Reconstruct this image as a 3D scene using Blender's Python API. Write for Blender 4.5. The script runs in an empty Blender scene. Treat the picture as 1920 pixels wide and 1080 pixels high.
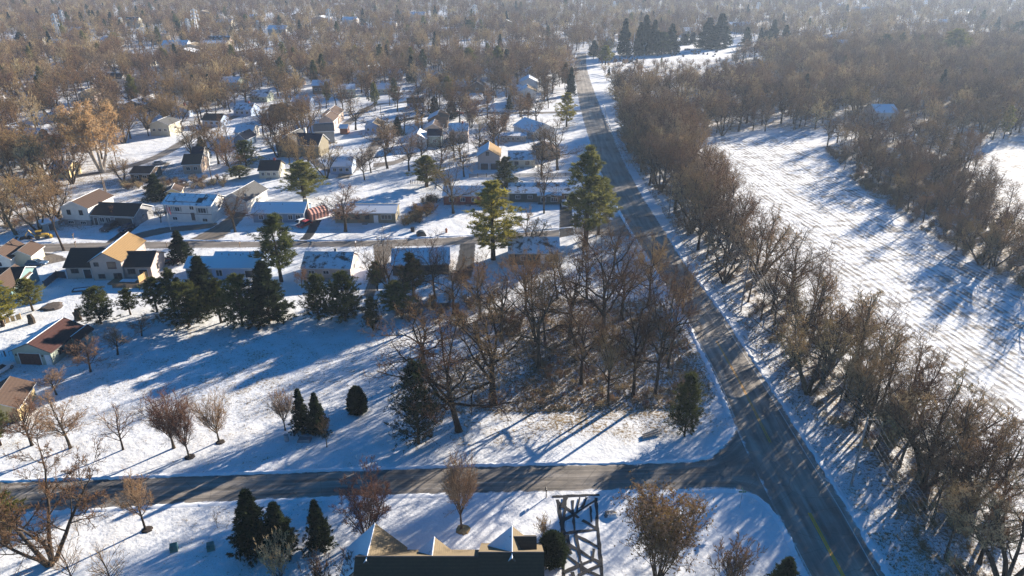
import bpy, math, random
import numpy as np
R = math.radians
random.seed(7)
rng = np.random.default_rng(7)
scene = bpy.context.scene
COL = scene.collection

# ------------------------------------------------------------------ camera model (used to read ground positions off the photograph)
F, CX, CY, HOR, H = 1340.0, 960.0, 540.0, -80.0, 66.0
PITCH = math.atan((CY - HOR) / F)
cp, sp = math.cos(PITCH), math.sin(PITCH)

def G(px, py, z=0.0):
    """world x, y of the point at height z seen at photo pixel px, py"""
    a, b = (px - CX) / F, (CY - py) / F
    dy, dz = cp + b * sp, -sp + b * cp
    t = (z - H) / dz
    return (a * t, dy * t)

def PX(x, y, z=0.0):
    zc = y * cp - (z - H) * sp
    yu = y * sp + (z - H) * cp
    zc = np.where(zc < 1.0, 1.0, zc) if isinstance(zc, np.ndarray) else max(zc, 1.0)
    return CX + F * x / zc, CY - F * yu / zc

def ppm(py):
    return cp * (py - HOR) / H

def top_h(y, ty):
    k = (CY - ty) / F
    return H + y * (k * cp - sp) / (cp + k * sp)

def inpoly(X, Y, poly):
    X = np.asarray(X, float); Y = np.asarray(Y, float)
    ins = np.zeros(X.shape, bool)
    n = len(poly)
    for i in range(n):
        x0, y0 = poly[i]; x1, y1 = poly[(i + 1) % n]
        if y0 == y1: continue
        c = ((y0 > Y) != (y1 > Y)) & (X < (x1 - x0) * (Y - y0) / (y1 - y0) + x0)
        ins ^= c
    return ins

# ------------------------------------------------------------------ object helpers
def tag(o, label=None, cat=None, group=None, kind=None):
    if label: o['label'] = label
    if cat: o['category'] = cat
    if group: o['group'] = group
    if kind: o['kind'] = kind
    return o

def thing(name, label, cat, loc=(0, 0, 0), rz=0.0, group=None):
    o = bpy.data.objects.new(name, None)
    COL.objects.link(o)
    o.empty_display_size = 0.5
    o.location = loc; o.rotation_euler = (0, 0, rz)
    return tag(o, label, cat, group)

def link(name, me, parent=None, loc=None):
    o = bpy.data.objects.new(name, me)
    COL.objects.link(o)
    if parent is not None: o.parent = parent
    if loc is not None: o.location = loc
    return o

def np_mesh(name, verts, faces, mats, midx=None, smooth=False):
    """verts (N,3); faces list of arrays (M,k) with one k per array"""
    me = bpy.data.meshes.new(name)
    verts = np.asarray(verts, np.float32)
    fl = [np.asarray(f, np.int32) for f in faces if len(f)]
    me.vertices.add(len(verts)); me.vertices.foreach_set('co', verts.ravel())
    loops = np.concatenate([f.ravel() for f in fl])
    tot = np.concatenate([np.full(len(f), f.shape[1], np.int32) for f in fl])
    start = np.concatenate([[0], np.cumsum(tot)[:-1]]).astype(np.int32)
    me.loops.add(len(loops)); me.loops.foreach_set('vertex_index', loops)
    me.polygons.add(len(tot)); me.polygons.foreach_set('loop_start', start)
    try: me.polygons.foreach_set('loop_total', tot)
    except Exception: pass
    if midx is not None: me.polygons.foreach_set('material_index', np.asarray(midx, np.int32))
    me.polygons.foreach_set('use_smooth', np.full(len(tot), smooth))
    for m in (mats if isinstance(mats, (list, tuple)) else [mats]): me.materials.append(m)
    me.update(calc_edges=True); me.validate()
    return me

class MB:
    def __init__(s): s.v = []; s.f = []; s.m = []
    def poly(s, pts, m=0):
        k = len(s.v); s.v += [tuple(p) for p in pts]; s.f.append(tuple(range(k, k + len(pts)))); s.m.append(m)
    def box(s, x0, x1, y0, y1, z0, z1, m=0):
        k = len(s.v)
        s.v += [(x0, y0, z0), (x1, y0, z0), (x1, y1, z0), (x0, y1, z0), (x0, y0, z1), (x1, y0, z1), (x1, y1, z1), (x0, y1, z1)]
        for f in ((0, 3, 2, 1), (4, 5, 6, 7), (0, 1, 5, 4), (1, 2, 6, 5), (2, 3, 7, 6), (3, 0, 4, 7)):
            s.f.append(tuple(k + i for i in f)); s.m.append(m)
    def hull8(s, b, t, m=0):
        """bottom and top quads given as 4 points each"""
        k = len(s.v); s.v += [tuple(p) for p in b] + [tuple(p) for p in t]
        for f in ((0, 3, 2, 1), (4, 5, 6, 7), (0, 1, 5, 4), (1, 2, 6, 5), (2, 3, 7, 6), (3, 0, 4, 7)):
            s.f.append(tuple(k + i for i in f)); s.m.append(m)
    def tube(s, pts, r, n=6, m=0, cap=True):
        pts = [np.array(p, float) for p in pts]
        rr = r if isinstance(r, (list, tuple)) else [r] * len(pts)
        rings = []
        for i, p in enumerate(pts):
            t = pts[min(i + 1, len(pts) - 1)] - pts[max(i - 1, 0)]
            t /= max(np.linalg.norm(t), 1e-9)
            a = np.cross(t, (0, 0, 1) if abs(t[2]) < .9 else (1, 0, 0)); a /= np.linalg.norm(a)
            b = np.cross(t, a)
            k = len(s.v)
            for j in range(n):
                w = 2 * math.pi * j / n
                s.v.append(tuple(p + rr[i] * (a * math.cos(w) + b * math.sin(w))))
            rings.append(k)
        for i in range(len(pts) - 1):
            for j in range(n):
                s.f.append((rings[i] + j, rings[i] + (j + 1) % n, rings[i + 1] + (j + 1) % n, rings[i + 1] + j)); s.m.append(m)
        if cap:
            s.f.append(tuple(rings[0] + j for j in range(n))[::-1]); s.m.append(m)
            s.f.append(tuple(rings[-1] + j for j in range(n))); s.m.append(m)
    def mesh(s, name, mats, smooth=False):
        me = bpy.data.meshes.new(name)
        me.from_pydata(s.v, [], s.f)
        for m in (mats if isinstance(mats, (list, tuple)) else [mats]): me.materials.append(m)
        me.polygons.foreach_set('material_index', s.m)
        if smooth: me.polygons.foreach_set('use_smooth', [True] * len(s.f))
        me.update(); return me
    def obj(s, name, mats, parent=None, smooth=False, loc=None):
        return link(name, s.mesh(name, mats, smooth), parent, loc)

# ------------------------------------------------------------------ materials
def nodes(m):
    m.use_nodes = True
    nt = m.node_tree; nt.nodes.clear()
    out = nt.nodes.new('ShaderNodeOutputMaterial')
    return nt, out

def N(nt, t, **kw):
    n = nt.nodes.new(t)
    for k, v in kw.items():
        if k == 'ins':
            for a, b in v.items():
                if hasattr(b, 'is_output'): nt.links.new(b, n.inputs[a])
                else: n.inputs[a].default_value = b
        else: setattr(n, k, v)
    return n

def math_(nt, op, a, b=None, c=None, clamp=False):
    n = nt.nodes.new('ShaderNodeMath'); n.operation = op; n.use_clamp = clamp
    for i, v in enumerate((a, b, c)):
        if v is None: continue
        if hasattr(v, 'is_output'): nt.links.new(v, n.inputs[i])
        else: n.inputs[i].default_value = v
    return n.outputs[0]

def mix(nt, f, a, b, bt='MIX'):
    n = nt.nodes.new('ShaderNodeMix'); n.data_type = 'RGBA'; n.blend_type = bt
    for i, v in ((0, f), (6, a), (7, b)):
        if hasattr(v, 'is_output'): nt.links.new(v, n.inputs[i])
        elif i == 0: n.inputs[0].default_value = v
        else: n.inputs[i].default_value = (*v[:3], 1)
    return n.outputs[2]

def noise(nt, vec, scale, detail=2, rough=.55, dist=0):
    n = nt.nodes.new('ShaderNodeTexNoise')
    n.inputs['Scale'].default_value = scale; n.inputs['Detail'].default_value = detail
    n.inputs['Roughness'].default_value = rough; n.inputs['Distortion'].default_value = dist
    if vec is not None: nt.links.new(vec, n.inputs['Vector'])
    return n.outputs[0]

def bsdf(nt, out, col, rough=.8, spec=.3, bump=None, metal=0, bdist=.1, bstr=.6):
    b = nt.nodes.new('ShaderNodeBsdfPrincipled')
    if hasattr(col, 'is_output'): nt.links.new(col, b.inputs['Base Color'])
    else: b.inputs['Base Color'].default_value = (*col[:3], 1)
    if hasattr(rough, 'is_output'): nt.links.new(rough, b.inputs['Roughness'])
    else: b.inputs['Roughness'].default_value = rough
    b.inputs['Metallic'].default_value = metal
    b.inputs['Specular IOR Level'].default_value = spec
    if bump is not None:
        bn = nt.nodes.new('ShaderNodeBump'); bn.inputs['Distance'].default_value = bdist; bn.inputs['Strength'].default_value = bstr
        nt.links.new(bump, bn.inputs['Height']); nt.links.new(bn.outputs[0], b.inputs['Normal'])
    nt.links.new(b.outputs[0], out.inputs[0])
    return b

_mats = {}
def M(name, col, rough=.75, var=.25, scale=1.5, rnd=0.0, spec=.3, metal=0, col2=None):
    """plain weathered surface: colour broken up by object-space noise, optional per-object shift"""
    if name in _mats: return _mats[name]
    m = bpy.data.materials.new(name); nt, out = nodes(m)
    tc = N(nt, 'ShaderNodeTexCoord')
    n1 = noise(nt, tc.outputs['Object'], scale, 4)
    dark = tuple(c * (1 - var) for c in col); light = tuple(min(1, c * (1 + var)) for c in (col2 or col))
    f = math_(nt, 'MULTIPLY_ADD', n1, 2.2, -.6, True)
    c = mix(nt, f, dark, light)
    if rnd:
        oi = N(nt, 'ShaderNodeObjectInfo')
        k = math_(nt, 'MULTIPLY_ADD', oi.outputs['Random'], 2 * rnd, 1 - rnd)
        hs = N(nt, 'ShaderNodeHueSaturation', ins={'Color': c, 'Value': k})
        c = hs.outputs[0]
    bsdf(nt, out, c, rough, spec, metal=metal)
    _mats[name] = m; return m

def M_leaf(name, a, b, trans=.35, rnd=.2, scale=.6):
    if name in _mats: return _mats[name]
    m = bpy.data.materials.new(name); nt, out = nodes(m)
    tc = N(nt, 'ShaderNodeTexCoord'); oi = N(nt, 'ShaderNodeObjectInfo')
    n1 = noise(nt, tc.outputs['Object'], scale, 3)
    c = mix(nt, math_(nt, 'MULTIPLY_ADD', n1, 3, -1, True), a, b)
    k = math_(nt, 'MULTIPLY_ADD', oi.outputs['Random'], 2 * rnd, 1 - rnd)
    c = N(nt, 'ShaderNodeHueSaturation', ins={'Color': c, 'Value': k}).outputs[0]
    d = N(nt, 'ShaderNodeBsdfDiffuse', ins={'Color': c}); t = N(nt, 'ShaderNodeBsdfTranslucent', ins={'Color': c})
    mx = N(nt, 'ShaderNodeMixShader', ins={0: trans, 1: d.outputs[0], 2: t.outputs[0]})
    nt.links.new(mx.outputs[0], out.inputs[0])
    _mats[name] = m; return m

def M_bark(name, a, b, rnd=.38):
    if name in _mats: return _mats[name]
    m = bpy.data.materials.new(name); nt, out = nodes(m)
    tc = N(nt, 'ShaderNodeTexCoord'); oi = N(nt, 'ShaderNodeObjectInfo')
    n1 = noise(nt, tc.outputs['Object'], 1.2, 4, .65)
    c = mix(nt, math_(nt, 'MULTIPLY_ADD', n1, 3, -1, True), a, b)
    k = math_(nt, 'MULTIPLY_ADD', oi.outputs['Random'], 2 * rnd, 1 - rnd)
    h = math_(nt, 'MULTIPLY_ADD', oi.outputs['Random'], .036, .482)
    c = N(nt, 'ShaderNodeHueSaturation', ins={'Color': c, 'Value': k, 'Hue': h}).outputs[0]
    d = N(nt, 'ShaderNodeBsdfDiffuse', ins={'Color': c, 'Roughness': .6})
    nt.links.new(d.outputs[0], out.inputs[0])
    _mats[name] = m; return m

def M_roof(name, shingle, cover, streak=1.0):
    """shingle roof; cover 0..1 is how much snow is left lying on it"""
    if name in _mats: return _mats[name]
    m = bpy.data.materials.new(name); nt, out = nodes(m)
    tc = N(nt, 'ShaderNodeTexCoord'); p = tc.outputs['Object']
    n1 = noise(nt, p, 3.5, 3); n2 = noise(nt, p, .55, 4, .6); n3 = noise(nt, p, 9, 2)
    base = mix(nt, n1, tuple(c * .7 for c in shingle), tuple(c * 1.3 for c in shingle))
    w = N(nt, 'ShaderNodeTexWave', wave_type='BANDS', bands_direction='Z', ins={'Vector': p, 'Scale': 1.4, 'Distortion': .6})
    base = mix(nt, math_(nt, 'MULTIPLY', w.outputs[1], .35), base, tuple(c * .5 for c in shingle))
    snowc = mix(nt, n1, (.74, .77, .82), (.86, .88, .9))
    t = 1.0 - cover
    f = math_(nt, 'ADD', math_(nt, 'MULTIPLY', n2, .75), math_(nt, 'MULTIPLY', n3, .25))
    f = math_(nt, 'MULTIPLY', math_(nt, 'SUBTRACT', f, .24 + .5 * t), 14, None, True)
    c = mix(nt, f, base, snowc)
    bsdf(nt, out, c, .85, .2, bump=f, bdist=.05)
    _mats[name] = m; return m

SNOW_A, SNOW_B = (.76, .79, .83), (.88, .89, .9)
# furrow direction of the stubble field
fa, fb = G(1480, 393), G(1913, 660)
fang = math.atan2(fb[1] - fa[1], fb[0] - fa[0])

def M_ground():
    m = bpy.data.materials.new('snowy_ground'); nt, out = nodes(m)
    geo = N(nt, 'ShaderNodeNewGeometry'); p = geo.outputs['Position']
    bare = N(nt, 'ShaderNodeAttribute', attribute_name='bare').outputs['Fac']
    field = N(nt, 'ShaderNodeAttribute', attribute_name='field').outputs['Fac']
    n1 = noise(nt, p, 2.1, 3, .6); n2 = noise(nt, p, .33, 3, .55); n3 = noise(nt, p, .035, 3); n4 = noise(nt, p, 6.0, 2, .6)
    # lawn, verge and wood floor
    v = math_(nt, 'ADD', math_(nt, 'MULTIPLY', n1, .42), math_(nt, 'MULTIPLY', n4, .24))
    v = math_(nt, 'ADD', v, math_(nt, 'MULTIPLY', n2, .2))
    v = math_(nt, 'ADD', v, math_(nt, 'MULTIPLY', n3, .14))
    thr = math_(nt, 'MULTIPLY_ADD', bare, -.36, .665)
    mask = math_(nt, 'MULTIPLY', math_(nt, 'SUBTRACT', v, thr), 13, None, True)
    litter = mix(nt, math_(nt, 'MULTIPLY_ADD', n2, 2.4, -.7, True), (.10, .065, .035), (.27, .19, .095))
    snow = mix(nt, math_(nt, 'MULTIPLY_ADD', n1, 1.6, -.3, True), (.70, .73, .78), SNOW_B)
    thin = math_(nt, 'MULTIPLY', math_(nt, 'MULTIPLY_ADD', math_(nt, 'ADD', math_(nt, 'MULTIPLY', n4, .6), math_(nt, 'MULTIPLY', n2, .4)), 5, -2.1, True), math_(nt, 'MULTIPLY_ADD', bare, .9, .12, True))
    snow = mix(nt, thin, snow, (.47, .43, .36))
    lawn = mix(nt, mask, snow, litter)
    # stubble field
    mp = N(nt, 'ShaderNodeMapping', vector_type='POINT', ins={0: p})
    mp.inputs['Rotation'].default_value = (0, 0, -fang)
    sx = N(nt, 'ShaderNodeSeparateXYZ', ins={0: mp.outputs[0]})
    wob = math_(nt, 'MULTIPLY_ADD', n3, 5.0, sx.outputs[1])
    row = math_(nt, 'MULTIPLY_ADD', math_(nt, 'SINE', math_(nt, 'MULTIPLY', wob, 2 * math.pi / 1.5)), .5, .5)
    row2 = math_(nt, 'MULTIPLY_ADD', math_(nt, 'SINE', math_(nt, 'MULTIPLY', wob, 2 * math.pi / 9.3)), .5, .5)
    cx = N(nt, 'ShaderNodeCombineXYZ', ins={0: math_(nt, 'MULTIPLY', sx.outputs[0], .22), 1: sx.outputs[1]})
    ns = noise(nt, cx.outputs[0], 1.0, 3, .65)
    cx2 = N(nt, 'ShaderNodeCombineXYZ', ins={0: sx.outputs[0], 1: math_(nt, 'MULTIPLY', sx.outputs[1], .13)})
    nx = noise(nt, cx2.outputs[0], .5, 2, .6)
    fv = math_(nt, 'ADD', math_(nt, 'MULTIPLY', row, .10), math_(nt, 'MULTIPLY', ns, .72))
    fv = math_(nt, 'ADD', fv, math_(nt, 'MULTIPLY', nx, .46))
    fv = math_(nt, 'ADD', fv, math_(nt, 'MULTIPLY', row2, .07))
    fv = math_(nt, 'ADD', fv, math_(nt, 'MULTIPLY', n2, .18))
    fm = math_(nt, 'MULTIPLY', math_(nt, 'SUBTRACT', fv, .735), 6.5, None, True)
    soil = mix(nt, n1, (.06, .045, .035), (.16, .12, .08))
    fcol = mix(nt, math_(nt, 'MULTIPLY', fm, .85), snow, soil)
    col = mix(nt, field, lawn, fcol)
    hb = math_(nt, 'ADD', math_(nt, 'MULTIPLY', n1, .5), math_(nt, 'MULTIPLY', n2, 2.0))
    hb = math_(nt, 'ADD', hb, math_(nt, 'MULTIPLY', math_(nt, 'MULTIPLY', row, field), .3))
    bsdf(nt, out, col, .85, .15, bump=hb, bdist=.16, bstr=.75)
    return m

def M_road(name, dark, light, snow_edge=.12, salt=.35, crown=True):
    m = bpy.data.materials.new(name); nt, out = nodes(m)
    uv = N(nt, 'ShaderNodeUVMap', uv_map='uv'); s = N(nt, 'ShaderNodeSeparateXYZ', ins={0: uv.outputs[0]})
    geo = N(nt, 'ShaderNodeNewGeometry'); p = geo.outputs['Position']
    u, v = s.outputs[0], s.outputs[1]
    st = N(nt, 'ShaderNodeCombineXYZ', ins={0: math_(nt, 'MULTIPLY', u, 9.0), 1: math_(nt, 'MULTIPLY', v, .06)})
    n1 = noise(nt, st.outputs[0], 1.0, 4, .6)
    n2 = noise(nt, p, .16, 4, .6); n3 = noise(nt, p, 2.6, 4, .65); n4 = noise(nt, p, .6, 3)
    f = math_(nt, 'ADD', math_(nt, 'MULTIPLY', n1, .55), math_(nt, 'MULTIPLY', n2, .45))
    f = math_(nt, 'MULTIPLY_ADD', f, 4.2, -1.6, True)
    c = mix(nt, f, dark, light)
    c = mix(nt, math_(nt, 'MULTIPLY', n3, .3 if dark[0] < .3 else .05), c, (.05, .045, .04))
    lanes = math_(nt, 'MULTIPLY_ADD', math_(nt, 'SINE', math_(nt, 'MULTIPLY', u, 25.1)), .5, .5)
    c = mix(nt, math_(nt, 'MULTIPLY', math_(nt, 'MULTIPLY', lanes, n2), .45), c, tuple(x * .45 for x in dark))
    cr_ = N(nt, 'ShaderNodeTexVoronoi', feature='DISTANCE_TO_EDGE', ins={'Vector': p, 'Scale': .22})
    crk = math_(nt, 'MULTIPLY', math_(nt, 'SUBTRACT', .012, cr_.outputs[0]), 60, None, True)
    c = mix(nt, math_(nt, 'MULTIPLY', crk, .6), c, (.03, .028, .026))
    # dried salt
    sm = math_(nt, 'MULTIPLY', math_(nt, 'MULTIPLY_ADD', n1, 4, -2.2, True), salt)
    c = mix(nt, sm, c, (.45, .43, .41))
    # snow left along the edges
    e = math_(nt, 'ABSOLUTE', math_(nt, 'MULTIPLY_ADD', u, 2, -1))
    e = math_(nt, 'ADD', e, math_(nt, 'MULTIPLY_ADD', n4, .5, -.25))
    em = math_(nt, 'MULTIPLY', math_(nt, 'SUBTRACT', e, 1 - snow_edge), 12, None, True)
    em = math_(nt, 'MULTIPLY', em, math_(nt, 'MULTIPLY_ADD', n3, 3, -.8, True))
    c = mix(nt, em, c, (.78, .8, .83))
    bsdf(nt, out, c, .8, .25, bump=n3, bdist=.02)
    return m

mt_ground = M_ground()
mt_road = M_road('main_road_asphalt', (.17, .152, .132), (.50, .44, .37), .06, .5)
mt_street = M_road('street_asphalt', (.125, .113, .10), (.42, .365, .305), .08, .55)
mt_farroad = M_road('gravelly_street', (.16, .14, .12), (.33, .29, .25), .25, .5)
mt_drive = M_road('dark_driveway', (.018, .018, .02), (.05, .05, .052), .1, .08)
mt_drive_tan = M_road('worn_driveway', (.12, .10, .08), (.26, .22, .18), .12, .3)
mt_drive_snow = M_road('trodden_snow_driveway', (.76, .78, .8), (.84, .86, .88), .1, 0)
mt_snow = M('snow', (.83, .85, .88), .9, .06, 2.5)
mt_yellow = M('road_paint_yellow', (.85, .38, .03), .7, .2, 5)
mt_white = M('road_paint_white', (.62, .61, .58), .7, .3, 5)

bark_oak = M_bark('bark_dark', (.035, .027, .02), (.11, .088, .068))
bark_wood = M_bark('bark_grey_brown', (.05, .038, .028), (.15, .118, .09))
bark_pale = M_bark('bark_pale', (.35, .30, .24), (.6, .54, .46), .1)
bark_pine = M_bark('bark_pine', (.05, .035, .025), (.13, .09, .06))
twig_oak = M_bark('twigs_oak', (.13, .08, .043), (.35, .215, .11))
twig_wood = M_bark('twigs_wood', (.20, .122, .06), (.48, .31, .16))
twig_red = M_bark('twigs_reddish', (.19, .11, .07), (.38, .24, .155))
twig_tan = M_bark('twigs_tan', (.33, .235, .13), (.64, .47, .28))
leaf_orange = M_leaf('dry_orange_leaves', (.38, .23, .11), (.60, .42, .23), .4, .1)
leaf_bronze = M_leaf('dry_bronze_leaves', (.10, .07, .03), (.22, .14, .055), .3, .1)
need_spruce = M_leaf('spruce_needles', (.014, .024, .014), (.055, .07, .032), .2, .25)
need_pine = M_leaf('pine_needles', (.03, .044, .018), (.13, .135, .04), .3, .25)
need_yellow = M_leaf('yellow_pine_needles', (.12, .12, .03), (.40, .34, .06), .4, .1)
need_olive = M_leaf('olive_pine_needles', (.08, .09, .03), (.28, .26, .07), .35, .15)
need_blue = M_leaf('blue_spruce_needles', (.012, .028, .025), (.035, .06, .05), .15, .15)

# ------------------------------------------------------------------ ground, roads
def axis_lines(lo, hi, step, far, ratio=1.22):
    a = list(np.arange(lo, hi + .1, step))
    s = step; x = a[-1]
    while x < far[1]:
        s *= ratio; x = min(x + s, far[1]); a.append(x)
    s = step; x = a[0]
    while x > far[0]:
        s *= ratio; x = max(x - s, far[0]); a.insert(0, x)
    return np.array(a)
xs = axis_lines(-190, 190, 2.0, (-2600, 2600)); ys = axis_lines(34, 330, 2.0, (-200, 2700))
XX, YY = np.meshgrid(xs, ys)
gx, gy = XX.ravel(), YY.ravel()
gpx, gpy = PX(gx, gy)
gpy = np.where(gy < 5, 3000, gpy)
jx = gpx + 10 * np.sin(gx * .31 + gy * .17) * np.clip(gpy / 500, .3, 1.5); jy = gpy + 5 * np.sin(gx * .23 - gy * .37)
FIELD = [(1330, 266), (1500, 246), (1545, 285), (1600, 340), (1690, 405), (1800, 476), (1920, 545), (2400, 800), (2400, 1300), (2060, 1120), (1900, 930), (1760, 770), (1640, 640), (1540, 520), (1450, 410), (1380, 320)]
FIELD2 = [(1815, 292), (1860, 268), (1930, 252), (2300, 230), (2300, 520), (1930, 430), (1870, 370), (1830, 320)]
LOT = [(1010, 560), (1240, 560), (1330, 690), (1345, 770), (1300, 815), (1180, 830), (1010, 820), (960, 770), (1000, 680), (940, 620)]
LOT2 = [(720, 800), (800, 690), (1000, 640), (1100, 840), (900, 850), (780, 850)]
STRIP = [(1152, 236), (1205, 330), (1266, 420), (1345, 520), (1428, 625), (1510, 735), (1597, 850), (1700, 990), (1780, 1110), (1960, 1110), (1835, 925), (1690, 770), (1560, 632), (1450, 510), (1388, 425), (1330, 330), (1290, 245)]
VERGE = [(1130, 220), (1300, 490), (1400, 640), (1520, 830), (1640, 1100), (1800, 1110), (1600, 850), (1500, 730), (1350, 525), (1200, 325)]
bare = np.full(gx.shape, .3)
bare[gpy < 330] = .3
bare[gpy < 130] = .3
bare[inpoly(jx, jy, [(0, 290), (300, 300), (420, 345), (120, 440), (-200, 450), (-200, 290)])] = .5
bare[inpoly(jx, jy, [(500, 600), (700, 590), (720, 720), (500, 800), (200, 800), (-100, 900), (-100, 720), (150, 640)])] = .38
bare[inpoly(jx, jy, [(1010, 925), (1500, 930), (1520, 1100), (600, 1100), (640, 940)])] = .08
bare[inpoly(jx, jy, [(690, 865), (1390, 800), (1380, 880), (690, 890)])] = .14
bare[inpoly(jx, jy, LOT2)] = .46
bare[inpoly(jx, jy, LOT)] = .58
bare[inpoly(jx, jy, VERGE)] = .42
bare[inpoly(jx, jy, STRIP)] = .56
bare[inpoly(jx, jy, [(1545, 275), (1700, 240), (1850, 255), (1800, 290), (1850, 345), (1930, 420), (2300, 600), (2300, 760), (1920, 553), (1800, 482), (1690, 412), (1600, 347)])] = .6
bare[inpoly(jx, jy, [(1140, 120), (2300, 60), (2300, 225), (1830, 265), (1520, 240), (1330, 256), (1160, 225)])] = .55
fld = (inpoly(jx, jy, FIELD) | inpoly(jx, jy, FIELD2)).astype(float)
ny, nx = XX.shape
idx = np.arange(nx * ny).reshape(ny, nx)
quads = np.stack([idx[:-1, :-1], idx[:-1, 1:], idx[1:, 1:], idx[1:, :-1]], -1).reshape(-1, 4)
def smooth_attr(a):
    a = a.reshape(ny, nx)
    for _ in range(2):
        b = a.copy(); b[1:-1, 1:-1] = (a[1:-1, 1:-1] * 2 + a[:-2, 1:-1] + a[2:, 1:-1] + a[1:-1, :-2] + a[1:-1, 2:]) / 6; a = b
    return a.ravel()
gm = np_mesh('ground', np.stack([gx, gy, np.zeros_like(gx)], -1), [quads], mt_ground)
for nme, arr in (('bare', smooth_attr(bare)), ('field', smooth_attr(fld))):
    at = gm.attributes.new(nme, 'FLOAT', 'POINT'); at.data.foreach_set('value', arr.astype(np.float32))
ground = link('ground', gm); tag(ground, kind='structure')

def spline(pts, n):
    """Catmull-Rom through pts"""
    P = [np.array(p, float) for p in pts]; P = [2 * P[0] - P[1]] + P + [2 * P[-1] - P[-2]]
    out = []
    for i in range(1, len(P) - 2):
        for t in np.linspace(0, 1, n, endpoint=False):
            a, b, c, d = P[i - 1:i + 3]
            out.append(.5 * (2 * b + (c - a) * t + (2 * a - 5 * b + 4 * c - d) * t * t + (3 * b - a - 3 * c + d) * t ** 3))
    out.append(P[-2]); return np.array(out)

ROADLINES = []   # world polylines with half width, kept free of trees
def strip(name, left, right, mat, z, kind='structure', n=10, keep=True):
    L, Rr = spline(left, n), spline(right, n)
    k = len(L)
    v = np.concatenate([np.c_[L, np.full(k, z)], np.c_[Rr, np.full(k, z)]])
    i = np.arange(k - 1)
    me = np_mesh(name, v, [np.stack([i, i + k, i + 1 + k, i + 1], -1)], mat)
    uvl = me.uv_layers.new(name='uv')
    mid = (L + Rr) / 2
    d = np.concatenate([[0], np.cumsum(np.linalg.norm(np.diff(mid, axis=0), axis=1))])
    vi = np.empty(len(me.loops), np.int32); me.loops.foreach_get('vertex_index', vi)
    uu = np.where(vi >= k, 1.0, 0.0); vv = d[vi % k]
    uvl.data.foreach_set('uv', np.stack([uu, vv], -1).astype(np.float32).ravel())
    o = link(name, me); tag(o, kind=kind)
    if keep: ROADLINES.append((mid, np.linalg.norm(L - Rr, axis=1).max() / 2))
    return o, L, Rr

ME = [(1700, 1600, 1790), (1300, 1600, 1790), (1150, 1552, 1695), (1060, 1506, 1640), (950, 1450, 1577), (830, 1392, 1502), (720, 1347, 1434), (640, 1308, 1382), (590, 1283, 1350), (493, 1221, 1279), (420, 1176, 1233), (360, 1143, 1196), (300, 1117, 1165), (250, 1101, 1144), (200, 1087, 1123), (150, 1079, 1105), (120, 1078, 1098), (100, 1082, 1099)]
ME = [(y, a, b + (b - a) * .075) for y, a, b in ME[1:]]
road, RL, RR = strip('main_road', [G(a, y) for y, a, b in ME], [G(b, y) for y, a, b in ME], mt_road, .012)
tag(road, 'two-lane asphalt road with long tree shadows beside the stubble field', 'road')
ns_l = [(-700, 905), (-300, 912), (0, 904), (320, 894), (640, 883), (920, 874), (1280, 866), (1345, 846), (1383, 800), (1400, 770)]
ns_r = [(-700, 985), (-300, 985), (0, 964), (320, 946), (640, 931), (920, 924), (1280, 917), (1400, 922), (1458, 968), (1500, 1046)]
near_street, NL, NR = strip('near_street', [G(*p) for p in ns_l], [G(*p) for p in ns_r], mt_street, .008)
tag(near_street, 'side street crossing the picture to the junction', 'street')
# the triangle between the two kerb curves and the main road
fs_l = [(-400, 462), (-100, 461), (100, 455), (320, 452), (640, 451), (860, 443), (1000, 433), (1090, 425), (1165, 398)]
fs_r = [(-400, 480), (-100, 478), (100, 474), (320, 467), (640, 464), (860, 461), (1000, 451), (1090, 441), (1195, 452)]
far_street, FL, FR = strip('residential_street', [G(*p) for p in fs_l], [G(*p) for p in fs_r], mt_farroad, .008)
tag(far_street, 'gravelly residential street between two rows of houses', 'street')
for pts, w in (([(-100, 345), (80, 335), (200, 322), (290, 296), (350, 263), (405, 233), (480, 205), (560, 190)], 5.5),
               ([(640, 335), (690, 290), (722, 248), (760, 225), (860, 212), (1000, 212), (1090, 208)], 5.5),
               ([(640, 240), (700, 198), (765, 190), (790, 165), (830, 140)], 5.0),
               ([(230, 120), (330, 112), (430, 100), (520, 85)], 9.0)):
    W = [np.array(G(*p)) for p in pts]
    l, r_ = [], []
    for i, p in enumerate(W):
        t = W[min(i + 1, len(W) - 1)] - W[max(i - 1, 0)]; t /= np.linalg.norm(t); nrm = np.array([-t[1], t[0]])
        l.append(p + nrm * w / 2); r_.append(p - nrm * w / 2)
    tag(strip('back_street', l, r_, mt_farroad, .006)[0], None, None)

def quadstrip(name, lpx, rpx, mat, z, n=6):
    return strip(name, [G(*p) for p in lpx], [G(*p) for p in rpx], mat, z, n=n)[0]
quadstrip('driveway', [(198, 455), (222, 437), (233, 424)], [(208, 455), (242, 438), (262, 422)], mt_drive, .016)
quadstrip('driveway', [(214, 454), (258, 437), (310, 426), (370, 421), (405, 417)], [(236, 454), (272, 446), (320, 436), (372, 431), (415, 425)], mt_drive_tan, .016)
quadstrip('driveway', [(345, 454), (372, 440), (400, 425), (425, 408), (440, 396)], [(402, 454), (420, 445), (440, 428), (455, 412), (464, 399)], mt_drive_tan, .02)
quadstrip('driveway', [(556, 454), (572, 438), (584, 412)], [(576, 454), (590, 438), (604, 412)], mt_drive, .016)
quadstrip('driveway', [(698, 460), (700, 495), (680, 555)], [(742, 462), (724, 500), (700, 560)], mt_drive_tan, .016)
quadstrip('driveway', [(862, 458), (858, 485), (846, 530)], [(892, 456), (890, 490), (885, 520)], mt_drive, .016)
quadstrip('driveway', [(1048, 446), (1049, 400), (1049, 378)], [(1078, 440), (1074, 405), (1072, 378)], mt_drive, .016)
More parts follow.
